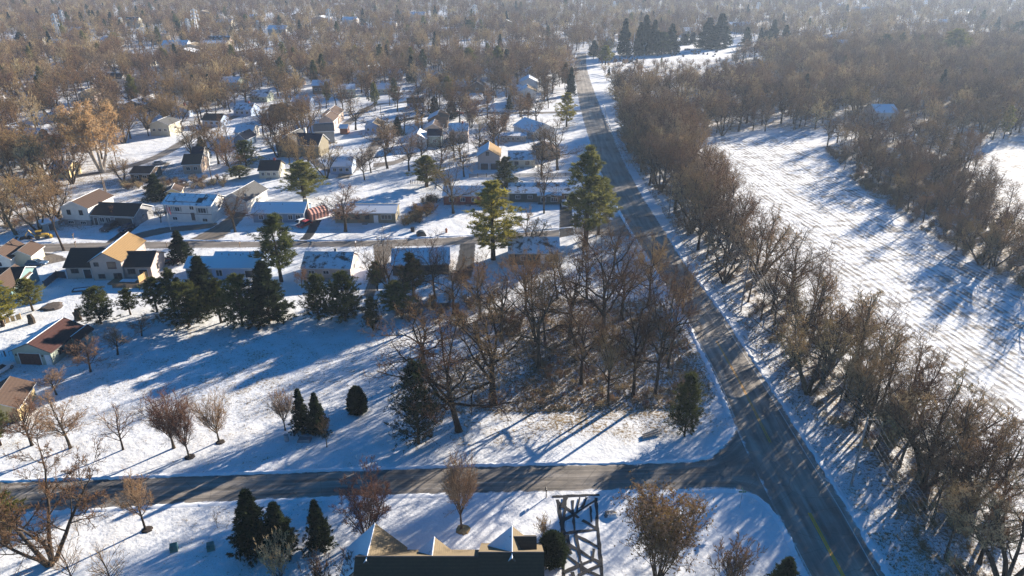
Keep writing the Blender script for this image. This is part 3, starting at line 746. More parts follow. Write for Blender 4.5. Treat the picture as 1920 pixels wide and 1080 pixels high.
# ---- trees one can point at
T = [
 ('oak', 0, 925, 756, 548, 'thick-trunked spreading oak standing upright in the middle of the corner lot', None, 300),
 ('oak', 1, 860, 808, 585, 'oak leaning left beside the ragged dark pine in the corner lot', None, 270, (0, R(-9))),
 ('oak', 2, 800, 700, 575, 'spreading bare tree behind the leaning oak at the lot edge', None, 220),
 ('oak', 2, 1128, 648, 430, 'tall wide bare oak with a pale lit trunk near the back of the corner lot', None, 210),
 ('oak', 0, 1068, 637, 455, 'bare tree with dark twisting limbs left of the wide pale-trunked oak', None, 150),
 ('wood', 0, 1004, 640, 480, 'left one of two slim trunks standing close together behind the oak', None, None),
 ('wood', 1, 1022, 641, 490, 'right one of two slim trunks standing close together behind the oak', None, None),
 ('wood', 4, 985, 585, 465, 'bare tree with brown twigs in front of the house with the white deck rail', None, 120),
 ('wood', 4, 900, 600, 478, 'round brown-twigged tree below the dark driveway by the yellow pine', None, 130),
 ('oak', 2, 1187, 743, 515, 'tall bare tree at the right front of the corner lot brush', None, 150),
 ('oak', 1, 1228, 742, 480, 'tallest bare tree by the road at the right of the corner lot', None, 150),
 ('wood', 1, 1252, 690, 490, 'slim bare tree nearest the main road in the corner lot', None, 90),
 ('oak', 1, 1165, 600, 430, 'bare tree behind the wide pale-trunked oak toward the road', None, 150),
 ('wood', 4, 1215, 575, 440, 'bare tree at the back right corner of the wooded lot by the road', None, 110),
 ('oak', 0, 1100, 560, 420, 'bare tree with high crown right of the house with the white deck rail', None, 120),
 ('wood', 1, 1045, 560, 455, 'bare tree directly below the white deck rail of the snow-roofed house', None, 90),
 ('oak', 2, 850, 590, 478, 'dark bare tree below the snow-roofed house left of the dark driveway', None, 120),
 ('oak', 1, 1010, 690, 505, 'broad bare tree rising out of the brown brush right of the thick-trunked oak', None, 190),
 ('oak', 2, 1090, 720, 545, 'bare tree in the middle of the brown brush of the corner lot', None, 150),
 ('wood', 4, 1140, 760, 590, 'low-branched bare tree at the front of the corner lot brush', None, 110),
 ('oak', 0, 940, 640, 500, 'bare tree behind the thick-trunked oak at the back of the corner lot', None, 170),
 ('round', 0, 132, 840, 742, 'first lawn tree from the left, pale and round, beside the yellow-walled shed', 'row of lawn trees beside the near street', 100),
 ('round', 1, 60, 835, 745, 'tangled bare tree against the left edge between the lawn trees and shed', None, 110),
 ('sapling', 0, 231, 843, 757, 'thin-crowned lawn tree with a pale trunk, second in the row', 'row of lawn trees beside the near street', 72),
 ('vase', 0, 326, 840, 738, 'broad dense lawn tree, biggest in the row above the near street', 'row of lawn trees beside the near street', 112),
 ('vase', 1, 355, 858, 748, 'narrow lawn tree overlapping the broad one, with a dark ring of mulch', 'row of lawn trees beside the near street', 72),
 ('vase', 1, 411, 828, 738, 'open vase-shaped lawn tree right of the overlapping pair', 'row of lawn trees beside the near street', 72),
 ('vase', 0, 535, 807, 730, 'small round bare tree left of the two spruces on the blue-shaded lawn', None, 58),
 ('sapling', 0, 613, 838, 778, 'thin young tree in front of the two spruces on the lawn', None, 36),
 ('maple', 0, 95, 1056, 850, 'big many-stemmed bare maple in the lower left corner', None, 300, None, 1.2),
 ('round', 1, 273, 993, 882, 'bare tree on the dark mulch bed below the near street', None, 86),
 ('vase', 0, 865, 992, 852, 'vase-shaped tree in a straw mulch ring in front of the brown-roofed house', None, 92),
 ('multi', 0, 688, 1008, 882, 'many-stemmed bare clump left of the brown-roofed house gable', None, 108),
 ('sapling', 0, 148, 1004, 962, 'thin sapling just right of the many-stemmed maple trunk', None, 24),
 ('sapling', 0, 408, 990, 955, 'thin sapling alone on the snow above the two green utility boxes', None, 14),
 ('sapling', 0, 140, 1100, 1005, 'thin bare sapling cut by the bottom edge near the maple', None, 60),
 ('sapling', 0, 215, 1110, 1020, 'bare sapling cut by the bottom edge left of the utility boxes', None, 70),
 ('shrub', 2, 525, 1085, 1006, 'tan twiggy bush in front of the pair of dense spruces', None, 66),
 ('shrub', 0, 668, 1120, 1040, 'reddish twiggy bush against the near corner of the brown-roofed house', None, 90),
 ('shrub', 1, 600, 1110, 1035, 'grey twiggy bush left of the reddish one by the house', None, 60),
 ('bronze', 0, 1232, 1085, 930, 'bronze-leaved multi-stemmed tree on the corner lawn right of the driveway', None, 150),
 ('shrub', 1, 1370, 1100, 1015, 'fan-shaped bare shrub beside the kerb curve at the bottom', None, 110),
 ('shrub', 1, 1018, 1008, 965, 'small bare shrub beside the driveway edge by the brown-roofed house', None, 38),
 ('round', 0, 170, 697, 640, 'low dark spreading tree on shaded snow right of the garage house', None, 72),
 ('round', 1, 221, 665, 612, 'low spreading tree up the slope behind the garage house', None, 72),
 ('round', 0, 266, 630, 590, 'small dark tree under the pines at the top of the slope', None, 50),
 ('round', 1, 106, 740, 690, 'small bare tree below the garage door in the blue shade', None, 62),
 ('shrub', 0, 145, 668, 640, 'reddish bush against the side wall of the garage house', None, 50),
 ('oak', 0, 441, 435, 350, 'bare tree by the grey driveway left of the blue ranch house', None, 92),
 ('round', 0, 648, 434, 352, 'umbrella-shaped bare tree in front of the tan ranch house', None, 105),
 ('oak', 1, 850, 400, 285, 'tall bare tree on the sloping snow lawn left of the yellow pine', None, 110),
 ('oak', 1, 736, 580, 432, 'pale-crowned tree standing in front of the snow roof by the brown drive', None, 120),
 ('oak', 2, 816, 560, 440, 'dark forked tree in front of the right end of the snow roof', None, 110),
 ('fork', 0, 985, 478, 388, 'bare tree with splayed limbs right of the yellow pine', None, 85),
 ('round', 1, 218, 418, 385, 'small dark tree in front of the brown-roofed ranch with the carport', None, 30),
 ('round', 1, 302, 417, 386, 'small bare tree beside the house with solar panels', None, 36),
 ('round', 0, 566, 540, 498, 'small pinkish bare tree at the left corner of the streaky roofed house', None, 34),
 ('wood', 1, 120, 470, 330, 'tall tan bare tree by the dumped earth left of the white split-level house', None, 80),
 ('wood', 3, 75, 435, 320, 'tan bare tree left of the grey shed and split-level house', None, 100),
 ('wood', 0, 30, 440, 325, 'tan bare tree at the left edge by the residential street', None, 100),
 ('orange', 0, 193, 322, 186, 'huge oak still covered in dry orange leaves', None, 120),
 ('pale', 0, 378, 200, 138, 'pale white-limbed sycamore standing out of the brown woods, right of two', 'two pale sycamores in the left woods', 60),
 ('pale', 0, 345, 205, 134, 'pale white-limbed sycamore standing out of the brown woods, left of two', 'two pale sycamores in the left woods', 50),
 ('fork', 0, 80, 335, 250, 'pale fuzzy tree left of the orange oak', None, 130),
 ('fork', 0, 135, 345, 265, 'pale grey bare tree just in front of the orange oak', None, 80),
 ('oak', 0, 1172, 250, 190, 'bare tree leaning over the guardrail at the road bend', None, 60),
 ('oak', 2, 1020, 300, 228, 'wide olive-brown bare tree over the brown roof beside the road', None, 100),
 ('oak', 1, 1045, 318, 215, 'dark broad bare tree between the road and the orange-roofed house', None, 110),
 ('oak', 0, 1020, 400, 285, 'bare tree in front of the dark green ranch with twin trunks', None, 70),
 ('oak', 1, 1028, 203, 160, 'small dark bare tree on the white lawn beside the light houses', None, 36),
 ('multi', 0, 883, 240, 190, 'round pinkish clump of stems on the snow by the back street', None, 48),
 ('multi', 1, 945, 236, 205, 'low spreading clump on the snow beside the long white roof', None, 40),
 ('oak', 2, 1280, 590, 480, 'bare tree leaning over the left edge of the main road', None, 90),
 ('oak', 0, 1150, 505, 405, 'bare tree beside the pines where the residential street meets the main road', None, 90),
]
for t in T: tree(*t)

CON = [
 ('spruce', 0, 480, 1033, 917, 'tallest of the dense dark spruces below the near street', 'spruces below the near street', 78),
 ('spruce', 1, 527, 1036, 940, 'dense spruce crowding the right side of the tallest one below the street', 'spruces below the near street', 68),
 ('spruce', 0, 601, 1028, 936, 'single dark spruce standing apart near the left gable of the brown roof', None, 52),
 ('spruce', 1, 568, 808, 727, 'left spruce of the pair on the shaded lawn', 'pair of spruces on the lawn', 40),
 ('spruce', 0, 597, 812, 735, 'right spruce of the pair on the shaded lawn', 'pair of spruces on the lawn', 40),
 ('dome', 0, 671, 773, 726, 'rounded dark evergreen standing alone on the shaded lawn', None, 36),
 ('hemlock', 0, 785, 832, 672, 'ragged dark pine under the leaning oak at the lot corner', None, 104),
 ('bushy', 1, 1283, 818, 697, 'scruffy reddish-green cedar on the lot corner by the main road', None, 62),
 ('pine', 0, 528, 528, 398, 'tall dark pine with a bare lower trunk beside the residential street', None, 80),
 ('spruce', 0, 387, 580, 478, 'pointed spruce in front of the blue snow-roofed house', None, 68),
 ('bushy', 0, 355, 613, 527, 'wide bushy pine at the top of the shaded slope, left of the row', 'pines along the top of the slope', 98),
 ('bushy', 1, 455, 612, 513, 'dark bushy pine in the middle of the slope-top row', 'pines along the top of the slope', 82),
 ('spruce', 1, 506, 602, 487, 'tallest cone-shaped evergreen at the right of the slope-top row', 'pines along the top of the slope', 84),
 ('pine', 1, 415, 605, 520, 'olive pine squeezed between the bushy pines of the slope-top row', 'pines along the top of the slope', 60),
 ('bushy', 1, 190, 607, 536, 'bushy dark pine above the brown roof of the garage house', None, 66),
 ('pine', 0, 245, 590, 540, 'small open pine right of the cedar fence in the tan house garden', None, 38),
 ('pine', 0, 295, 585, 518, 'thin blue-green pine in front of the buried garden wall', None, 48),
 ('pine', 1, 328, 580, 500, 'open pine left of the pointed spruce', None, 48),
 ('spruce', 1, 341, 490, 431, 'small spruce at the kerb beside the red car', None, 46),
 ('bushy', 0, 598, 600, 512, 'left dark bushy pine below the white-walled house', 'bushy pines below the streaky roof', 68),
 ('bushy', 1, 648, 602, 508, 'right dark bushy pine below the white-walled house', 'bushy pines below the streaky roof', 78),
 ('bushy', 0, 700, 620, 555, 'low dark evergreen right of the bushy pair at the shade edge', None, 44),
 ('pine', 1, 708, 545, 488, 'yellow-green pine between the brown drive and the bushy pair', None, 42),
 ('pine', 0, 775, 560, 472, 'narrow pine in front of the snow roof left of the forked tree', None, 50),
 ('olive', 1, 745, 590, 525, 'olive-green thicket pine below the snow roof', None, 70),
 ('olive', 1, 62, 583, 520, 'small yellow-green pine on the stone bed by the left houses', None, 52),
 ('white', 0, 6, 612, 520, 'bright yellow-green pine cut by the left edge above the garage house', None, 74),
 ('olive', 1, 2, 835, 748, 'green evergreen cut by the left edge beside the yellow-walled shed', None, 50),
 ('olive', 0, 12, 1020, 900, 'olive leafy tree cut by the left edge behind the many-stemmed maple', None, 80),
 ('white', 0, 925, 487, 336, 'big yellow-green white pine rising above the residential street', None, 108),
 ('olive', 0, 1098, 462, 268, 'tall olive pine beside the main road', None, 84),
 ('olive', 1, 1122, 440, 330, 'lower olive pine crowding the tall one beside the road', None, 70),
 ('pine', 0, 947, 368, 292, 'dark pine between the red and green long houses', None, 44),
 ('white', 0, 1062, 238, 172, 'layered yellow-green pine between the houses and the road bend', None, 44),
 ('blue', 0, 991, 203, 173, 'small blue spruce on the lawn in front of the nearest light gable', None, 20),
 ('spruce', 0, 955, 206, 177, 'narrow reddish evergreen left of the light gabled houses', None, 16),
 ('blue', 0, 815, 214, 180, 'left one of the two dark spruces by the brown gables', None, 24),
 ('blue', 0, 848, 222, 185, 'right one of the two dark spruces by the brown gables', None, 24),
 ('spruce', 0, 746, 254, 218, 'small dark spruce beside the grey back street', None, 24),
 ('olive', 0, 933, 145, 84, 'tall olive pine rising from the woods above the light houses', None, 32),
 ('olive', 1, 880, 135, 88, 'olive pine in the woods left of the tallest one', None, 32),
 ('olive', 1, 572, 378, 300, 'spreading yellow-green pine behind the blue ranch house', None, 84),
 ('spruce', 0, 382, 300, 256, 'dark spruce beside the navy-roofed house', None, 28),
 ('bushy', 0, 462, 312, 262, 'dark green bushy evergreen right of the navy-roofed house', None, 56),
 ('olive', 1, 450, 335, 310, 'low bronze-green evergreen below the bushy one', None, 48),
 ('spruce', 1, 912, 285, 262, 'dark spruce beside the yard behind the orange-roofed house', None, 26),
 ('spruce', 1, 295, 375, 325, 'dark ivy-clad evergreen behind the solar-panel house', None, 44),
 ('olive', 0, 800, 350, 290, 'olive pine above the red house', None, 60),
 ('dome', 0, 1036, 1052, 1000, 'wide low clipped yew hedge between the house and driveway', None, 54),
 ('spruce', 0, 1465, 1125, 1045, 'small green evergreen at the bottom edge near the kerb curve', None, 70),
 ('bushy', 0, 318, 395, 380, 'low green shrub at the corner of the solar-panel house', None, 22),
 ('pine', 1, 1655, 106, 62, 'lone pine rising above the right woods', None, 30),
 ('olive', 1, 1785, 112, 52, 'broad flat-topped pine in the hazy right woods', None, 56),
 ('pine', 0, 1905, 78, 38, 'hazy pine near the right edge of the woods', None, 40),
 ('spruce', 1, 1170, 104, 33, 'leftmost tall spruce of the cemetery clump', 'tall cemetery spruces', 28),
 ('spruce', 0, 1198, 104, 40, 'second tall spruce of the cemetery clump from the left', 'tall cemetery spruces', 28),
 ('spruce', 1, 1208, 102, 26, 'highest spruce of the cemetery clump', 'tall cemetery spruces', 34),
 ('spruce', 0, 1224, 103, 36, 'spruce just right of the highest one in the cemetery clump', 'tall cemetery spruces', 30),
 ('bushy', 0, 1240, 102, 58, 'low wide evergreen inside the cemetery clump', 'tall cemetery spruces', 40),
 ('spruce', 1, 1257, 100, 43, 'rightmost tall spruce of the cemetery clump', 'tall cemetery spruces', 34),
 ('blue', 0, 1282, 84, 63, 'left of two short cone evergreens between the cemetery clumps', 'short cemetery evergreens', 24),
 ('blue', 0, 1298, 82, 60, 'right of two short cone evergreens between the cemetery clumps', 'short cemetery evergreens', 20),
 ('spruce', 0, 1325, 92, 32, 'left half of the big twin spruce in the cemetery', 'big twin cemetery spruces', 44),
 ('spruce', 1, 1348, 90, 24, 'right and taller half of the big twin spruce in the cemetery', 'big twin cemetery spruces', 44),
 ('spruce', 0, 1399, 84, 50, 'single spruce right of the big twin spruces', None, 22),
 ('spruce', 1, 1447, 86, 36, 'pointed spruce, tallest of three at the right cemetery end', 'spruces at the right cemetery end', 26),
 ('bushy', 0, 1435, 88, 56, 'wide dark evergreen, left of three at the right cemetery end', 'spruces at the right cemetery end', 30),
 ('spruce', 0, 1470, 86, 46, 'olive spruce, right of three at the right cemetery end', 'spruces at the right cemetery end', 24),
 ('spruce', 1, 1113, 105, 75, 'dark spruce where the road goes over the rise', None, 24),
 ('olive', 1, 1135, 122, 84, 'brownish evergreen beside the road at the cemetery corner', None, 30),
 ('spruce', 0, 42, 92, 60, 'dark pine in the far left woods', None, 30),
 ('spruce', 1, 188, 55, 28, 'narrow spruce right of the twin white pylons', None, 12),
 ('spruce', 0, 212, 55, 22, 'taller narrow spruce right of the twin white pylons', None, 16),
 ('olive', 1, 218, 92, 60, 'olive pine below the two narrow far spruces', None, 30),
 ('spruce', 0, 437, 72, 50, 'dark spruce beside the far parking lot, left', 'spruces by the far parking lot', 18),
 ('spruce', 1, 456, 65, 38, 'dark spruce beside the far parking lot, right', 'spruces by the far parking lot', 18),
 ('white', 0, 668, 118, 84, 'small bright yellow evergreen in the middle woods', None, 20),
 ('pine', 1, 785, 90, 62, 'dark pine clump in the middle woods, left', 'dark pines in the middle woods', 50),
 ('pine', 0, 880, 68, 36, 'dark pine in the middle woods, tallest', 'dark pines in the middle woods', 30),
 ('pine', 1, 905, 72, 48, 'dark pine in the middle woods, right', 'dark pines in the middle woods', 30),
]
for t in CON: tree(*t)

# ------------------------------------------------------------------ houses
wl = lambda n, c, v=.12: M('siding_' + n, c, .8, v, .8)
W_white, W_cream = wl('white', (.62, .60, .57)), wl('cream', (.5, .46, .36))
W_tan, W_pink = wl('tan', (.42, .32, .25)), wl('pinkish', (.46, .37, .33))
W_blue, W_pale = wl('slate_blue', (.14, .21, .29)), wl('pale_blue', (.33, .42, .58))
W_sage, W_grey = wl('sage', (.33, .37, .31)), wl('grey', (.30, .30, .29))
W_olive, W_red = wl('olive', (.22, .19, .13)), wl('red_brick', (.20, .045, .04), .3)
W_dkgreen, W_brown = wl('dark_green', (.05, .075, .07)), wl('brown', (.17, .115, .08))
W_stone, W_yellow = wl('stone', (.24, .24, .25), .3), wl('yellow', (.6, .47, .25))
W_bluegreen = wl('blue_green', (.17, .27, .27))
m_trim = M('white_trim', (.7, .7, .7), .6, .08, 3); m_dtrim = M('dark_trim', (.09, .08, .08), .6, .2, 3)
m_glass = M('window_glass', (.02, .027, .035), .08, .3, 1, spec=.6)
m_garage = M('brown_garage_door', (.10, .045, .035), .6, .2, 2); m_garagew = M('white_garage_door', (.6, .6, .58), .6, .1, 2)
m_black = M('black_metal', (.02, .02, .022), .5, .3, 3); m_steel = M('galvanised_steel', (.42, .44, .46), .45, .2, 3, metal=.6)
m_wood = M('weathered_wood', (.20, .14, .09), .8, .3, 2); m_newwood = M('pale_new_wood', (.50, .35, .16), .8, .2, 2)
R_brown = M_roof('brown_shingles', (.10, .065, .048), .06); R_dark = M_roof('dark_brown_shingles', (.048, .038, .036), .14)
R_red = M_roof('red_brown_shingles', (.085, .038, .032), .02); R_sunlit_orange = M_roof('sunlit_orange_shingles', (.30, .19, .085), .0)  # orange slopes: glow of the low sun put into the shingle colour
R_tan = M_roof('tan_shingles', (.25, .19, .12), .0); R_navy = M_roof('navy_shingles', (.018, .026, .05), .0)
R_grey = M_roof('grey_shingles', (.12, .12, .12), .15); R_green = M_roof('dark_green_shingles', (.05, .055, .052), .35)
S_full = M_roof('snowy_shingles', (.08, .07, .06), .92); S_most = M_roof('mostly_snowy_shingles', (.07, .055, .045), .66)
R_near = M_roof('shaded_architectural_shingles', (.065, .052, .035), .0)  # bottom house shingles, darkened for the shade on the near slope
S_half = M_roof('half_snowy_shingles', (.075, .06, .05), .42)
HOUSES = []

class House:
    def __init__(s, name, label, A, B, cat='house', group=None, z=0.0):
        a, b = np.array(G(*A)), np.array(G(*B)); s.L = float(np.linalg.norm(b - a))
        s.root = thing(name, label, cat, (a[0], a[1], z), math.atan2(b[1] - a[1], b[0] - a[0]), group)
        s.a, s.u = a, (b - a) / s.L; s.v = np.array([-s.u[1], s.u[0]])
        s.fp = []
    def body(s, u0, u1, v0, v1, eave, rise, axis, wall, rf, rb, oh=.45, fascia=None, base=None, apron=None):
        s.fp.append((s.a + s.u * (u0 + u1) / 2 + s.v * (v0 + v1) / 2, .5 * math.hypot(u1 - u0, v1 - v0)))
        HOUSES.append(s.fp[-1])
        mp = (lambda a, b, z: (a, b, z)) if axis == 'u' else (lambda a, b, z: (b, a, z))
        a0, a1, b0, b1 = (u0, u1, v0, v1) if axis == 'u' else (v0, v1, u0, u1)
        bm = (b0 + b1) / 2; hw = (b1 - b0) / 2
        w = MB(); zb = -.15
        w.poly([mp(a0, b0, zb), mp(a1, b0, zb), mp(a1, b0, eave), mp(a0, b0, eave)]); w.poly([mp(a0, b1, zb), mp(a0, b1, eave), mp(a1, b1, eave), mp(a1, b1, zb)])
        for a in (a0, a1): w.poly([mp(a, b0, zb), mp(a, b1, zb), mp(a, b1, eave), mp(a, bm, eave + rise), mp(a, b0, eave)])
        w.obj('wall', wall, s.root)
        if base:   # masonry lower storey, a little proud of the siding
            m, hb = base; p = MB(); p.box(u0 - .05, u1 + .05, v0 - .05, v0 + .2, -.15, hb); p.box(u1 - .2, u1 + .05, v0 + .2, v1, -.15, hb); p.obj('foundation', m, s.root)
        k = rise / hw; th = .16; r = MB(); ao = .35
        def slab(bs, m):
            e = bm + bs * (hw + oh); ze = eave - oh * k + .05; zr = eave + rise + .05
            lo = [mp(a0 - ao, e, ze), mp(a1 + ao, e, ze), mp(a1 + ao, bm, zr), mp(a0 - ao, bm, zr)]
            hi = [(x, y, z + th) for x, y, z in lo]
            if axis == 'v': pass
            r.poly(hi, m); r.poly(lo[::-1], 2)
            for i in (0, 1, 3): j = (i + 1) % 4; r.poly([lo[i], lo[j], hi[j], hi[i]], 2)
        slab(-1, 0); slab(1, 1)
        rc = MB(); rc.tube([mp(a0 - ao - .01, bm, eave + rise + .05 + th), mp(a1 + ao + .01, bm, eave + rise + .05 + th)], .07, 5)
        ro = r.obj('roof', [rf, rb, fascia or m_trim], s.root)
        rc.obj('ridge_cap', m_dtrim if rf in (R_near, R_brown, R_dark, R_red, R_navy, R_tan, R_sunlit_orange) else mt_snow, ro)
        s.roof = ro
        return ro
    def face(s, side, c, z, v):
        """local frame on a wall: returns function (along, up, out)->xyz; side f(ront) r(ight) l(eft)"""
        if side == 'f': return lambda a, b, o: (c + a, v - o, z + b)
        if side == 'r': return lambda a, b, o: (v + o, c + a, z + b)
        return lambda a, b, o: (v - o, c - a, z + b)
    def panel(s, name, mats, f, w, h, out, parent, inset=0, m=0):
        mb = MB(); b = [f(-w / 2, -h / 2, -.05), f(w / 2, -h / 2, -.05), f(w / 2, h / 2, -.05), f(-w / 2, h / 2, -.05)]; t = [f(-w / 2, -h / 2, out), f(w / 2, -h / 2, out), f(w / 2, h / 2, out), f(-w / 2, h / 2, out)]
        mb.hull8(b, t); return mb.obj(name, mats, parent)
    def window(s, c, z, w=1.2, h=1.1, v=0.0, side='f', trim=None, n=2, shutters=None):
        f = s.face(side, c, z, v)
        fr = s.panel('window', trim or m_trim, f, w + .22, h + .22, .05, s.root)
        s.panel('pane', m_glass, f, w, h, .075, fr)
        mb = MB()
        for i in range(1, n):
            a = -w / 2 + w * i / n
            mb.hull8([f(a - .035, -h / 2, .06), f(a + .035, -h / 2, .06), f(a + .035, h / 2, .06), f(a - .035, h / 2, .06)], [f(a - .035, -h / 2, .095), f(a + .035, -h / 2, .095), f(a + .035, h / 2, .095), f(a - .035, h / 2, .095)])
        if n > 1: mb.obj('mullion', trim or m_trim, fr)
        if shutters:
            for q in (-1, 1):
                g2 = (lambda a, b, o, q=q: f(a + q * (w / 2 + .38), b, o)); s.panel('shutter', shutters, g2, .4, h + .2, .045, s.root)
    def door(s, c, w=.95, h=2.05, v=0.0, side='f', mat=None, zb=0):
        f = s.face(side, c, zb + h / 2 + .05, v)
        d = s.panel('door', m_trim, f, w + .24, h + .12, .05, s.root)
        s.panel('door_leaf', mat or m_dtrim, f, w, h, .08, d)
        mb = MB(); mb.hull8([f(w * .32, -.05, .08), f(w * .4, -.05, .08), f(w * .4, .05, .08), f(w * .32, .05, .08)], [f(w * .32, -.05, .13), f(w * .4, -.05, .13), f(w * .4, .05, .13), f(w * .32, .05, .13)]); mb.obj('handle', m_steel, d)
    def garage(s, c, w=4.6, h=2.2, v=0.0, mat=None, side='f'):
        f = s.face(side, c, h / 2, v)
        g_ = s.panel('garage_door', m_trim, f, w + .3, h + .16, .05, s.root)
        mb = MB()
        for i in range(4):
            z0 = -h / 2 + h * i / 4 + .02; z1 = -h / 2 + h * (i + 1) / 4 - .02
            for j in range(6):
                x0 = -w / 2 + w * j / 6 + .03; x1 = -w / 2 + w * (j + 1) / 6 - .03
                mb.hull8([f(x0, z0, .05), f(x1, z0, .05), f(x1, z1, .05), f(x0, z1, .05)], [f(x0 + .03, z0 + .03, .09), f(x1 - .03, z0 + .03, .09), f(x1 - .03, z1 - .03, .09), f(x0 + .03, z1 - .03, .09)])
        s.panel('door_backing', mat or m_garage, f, w, h, .06, g_); mb.obj('door_panels', mat or m_garage, g_)
    def chimney(s, u, v, z0, z1, w=.7, mat=None):
        mb = MB(); mb.box(u - w / 2, u + w / 2, v - w / 2, v + w / 2, z0, z1); mb.box(u - w / 2 - .06, u + w / 2 + .06, v - w / 2 - .06, v + w / 2 + .06, z1, z1 + .1)
        mb.obj('chimney', mat or W_red, s.roof)
    def vent(s, u, v, z, h=.4, r=.07):
        mb = MB(); mb.tube([(u, v, z - .2), (u, v, z + h)], r, 6); mb.obj('roof_vent', m_black, s.roof)

def simple(label, A, B, depth, eave, rise, axis, wall, rf, rb, wins=3, name='house', group=None, cat='house', trim=None, two=False, fascia=None, chim=False):
    h = House(name, label, A, B, cat, group); L = h.L
    h.body(0, L, 0, depth, eave, rise, axis, wall, rf, rb, fascia=fascia)
    for i in range(wins):
        c = L * (i + .7) / (wins + .4)
        h.window(c, eave * (.55 if not two else .76), min(1.2, L / wins * .4), 1.0, trim=trim)
        if two and i % 2 == 0: h.window(c, eave * .25, .9, .8, trim=trim)
    h.window(depth / 2, eave * .6, 1.0, 1.0, v=L, side='r', trim=trim)
    if depth > 6 and axis == 'u' and A[1] > 250:
        for f_ in (.3, .55): h.vent(L * f_, depth * .36, eave + rise * .72 + .2, .3)
        st_ = MB(); st_.box(L * .5 - .7, L * .5 + .7, -1.1, -.06, -.1, .3); st_.box(L * .5 - .7, L * .5 + .7, -1.5, -1.1, -.1, .15); st_.obj('doorstep', W_grey, h.root)
        gt = MB(); gt.box(-.3, L + .3, -.62, -.5, eave - .42 * rise / (depth / 2) + .02, eave - .42 * rise / (depth / 2) + .14); gt.box(L + .02, L + .1, -.1, -.02, 0, eave); gt.obj('gutter', m_trim, h.root)
    if chim: h.chimney(L * .7, depth * .5, eave + rise - .4, eave + rise + .8)
    return h

# --- row along the far side of the residential street
h = House('house', 'white split-level house with a grey stone base and an attached brown-roofed garage wing', (122, 421), (172, 423)); L = h.L
h.body(0, L, 0, 11, 4.9, 1.7, 'v', W_white, S_most, R_brown, base=(W_stone, 1.5))
for c in (L * .27, L * .72): h.window(c, 3.6, .9, 1.2, trim=m_dtrim); h.window(c, .8, 1.5, .7, v=-.05, n=3)
h.body(L + .1, L + 12.4, .6, 9.2, 2.9, 2.0, 'u', W_stone, R_dark, R_brown)
for c in (L + 3.0, L + 4.8): h.window(c, 1.6, 1.2, 1.2, v=.6)
h.garage(L + 9.2, 4.9, 2.3, v=.6, mat=m_dtrim); h.door(L + 1.2, v=.6, mat=m_dtrim)
h.window(4.5, 1.7, 1, 1, v=L + 12.4, side='r')
h = House('house', 'white two-storey house with snowy solar panels across its roof', (312, 415), (400, 419)); L = h.L
h.body(0, L, 0, 8.5, 5.0, 1.7, 'u', W_white, S_most, R_grey)
k = 1.7 / 4.25; pv = MB()
for i in range(7):
    u0 = .6 + i * 1.45
    for j in range(2 if i < 6 else 1):
        y0 = .9 + j * 1.65 + (1.65 if i == 6 else 0); z0 = 5.0 + k * y0 + .28
        pv.hull8([(u0, y0, z0), (u0 + 1.38, y0, z0), (u0 + 1.38, y0 + 1.55, z0 + k * 1.55), (u0, y0 + 1.55, z0 + k * 1.55)], [(u0, y0, z0 + .05), (u0 + 1.38, y0, z0 + .05), (u0 + 1.38, y0 + 1.55, z0 + k * 1.55 + .05), (u0, y0 + 1.55, z0 + k * 1.55 + .05)])
mp_ = M_roof('snowy_solar_glass', (.012, .016, .04), .72); so = pv.obj('solar_panels', mp_, h.root)
fr = MB()
fr.hull8([(.45, .75, 5 + k * .75 + .2), (10.9, .75, 5 + k * .75 + .2), (10.9, 4.2, 5 + k * 4.2 + .2), (.45, 4.2, 5 + k * 4.2 + .2)], [(.45, .75, 5 + k * .75 + .27), (10.9, .75, 5 + k * .75 + .27), (10.9, 4.2, 5 + k * 4.2 + .27), (.45, 4.2, 5 + k * 4.2 + .27)])
fr.obj('panel_frame', m_black, so)
h.window(1.4, 3.7, 1.2, 1.1, shutters=W_grey); h.window(4.0, 3.7, 1.2, 1.1, shutters=W_grey); h.window(L - 2.6, 3.6, 2.2, 1.3, n=3, shutters=W_grey)
h.window(2.8, 1.0, 1.2, .8); h.window(L - 2.2, .9, 1.3, .8); h.door(L * .6, 1.1, 2.2, zb=.6, mat=m_dtrim); h.window(L * .6, 4.2, 1.1, .9)
sb = MB(); sb.box(-.03, L + .03, -.06, -.003, 2.45, 2.6); sb.obj('band_course', m_dtrim, h.root); h.window(4.2, 3.6, .9, 1, v=L, side='r')
sh = House('shed', 'small grey shed with a snowy roof beside the split-level house', (84, 436), (112, 428), 'shed'); sh.body(0, sh.L, 0, 3.2, 2.2, .7, 'u', W_grey, S_full, S_full, oh=.2); sh.door(sh.L * .5, 1.3, 1.8)
h = simple('white gabled garage house set back behind the grey driveway', (418, 396), (464, 399), 12, 3.4, 2.1, 'v', W_white, S_full, R_grey, wins=0); h.garage(h.L * .5, 4.9, 2.3, mat=m_garagew)
h = simple('slate blue ranch house with a snowy roof and a pale chimney', (476, 417), (571, 417), 8, 2.8, 1.6, 'u', W_blue, S_full, R_grey, wins=0)
for c, w in ((2.2, 1.1), (10.2, 1.1), (11.2, .0001), (12.3, 1.1)):
    if w > .1: h.window(c, 1.5, w, 1.2)
h.chimney(h.L - .2, 4.5, 2, 5.3, 1.0, W_cream); h.door(7.4)
h = simple('long tan ranch house with streaky snow on a low roof', (629, 418), (742, 418), 7.5, 2.9, 1.0, 'u', W_olive, S_full, R_grey, wins=0, fascia=m_dtrim)
for c, w in ((1.6, 1.1), (6.2, 1.1), (8.8, 1.0), (14.0, 2.6)): h.window(c, 1.7, w, 1.1, trim=m_dtrim if w < 2 else None, n=2 if w < 2 else 3)
h.door(11.2, 1.0, 2.1, mat=m_trim)
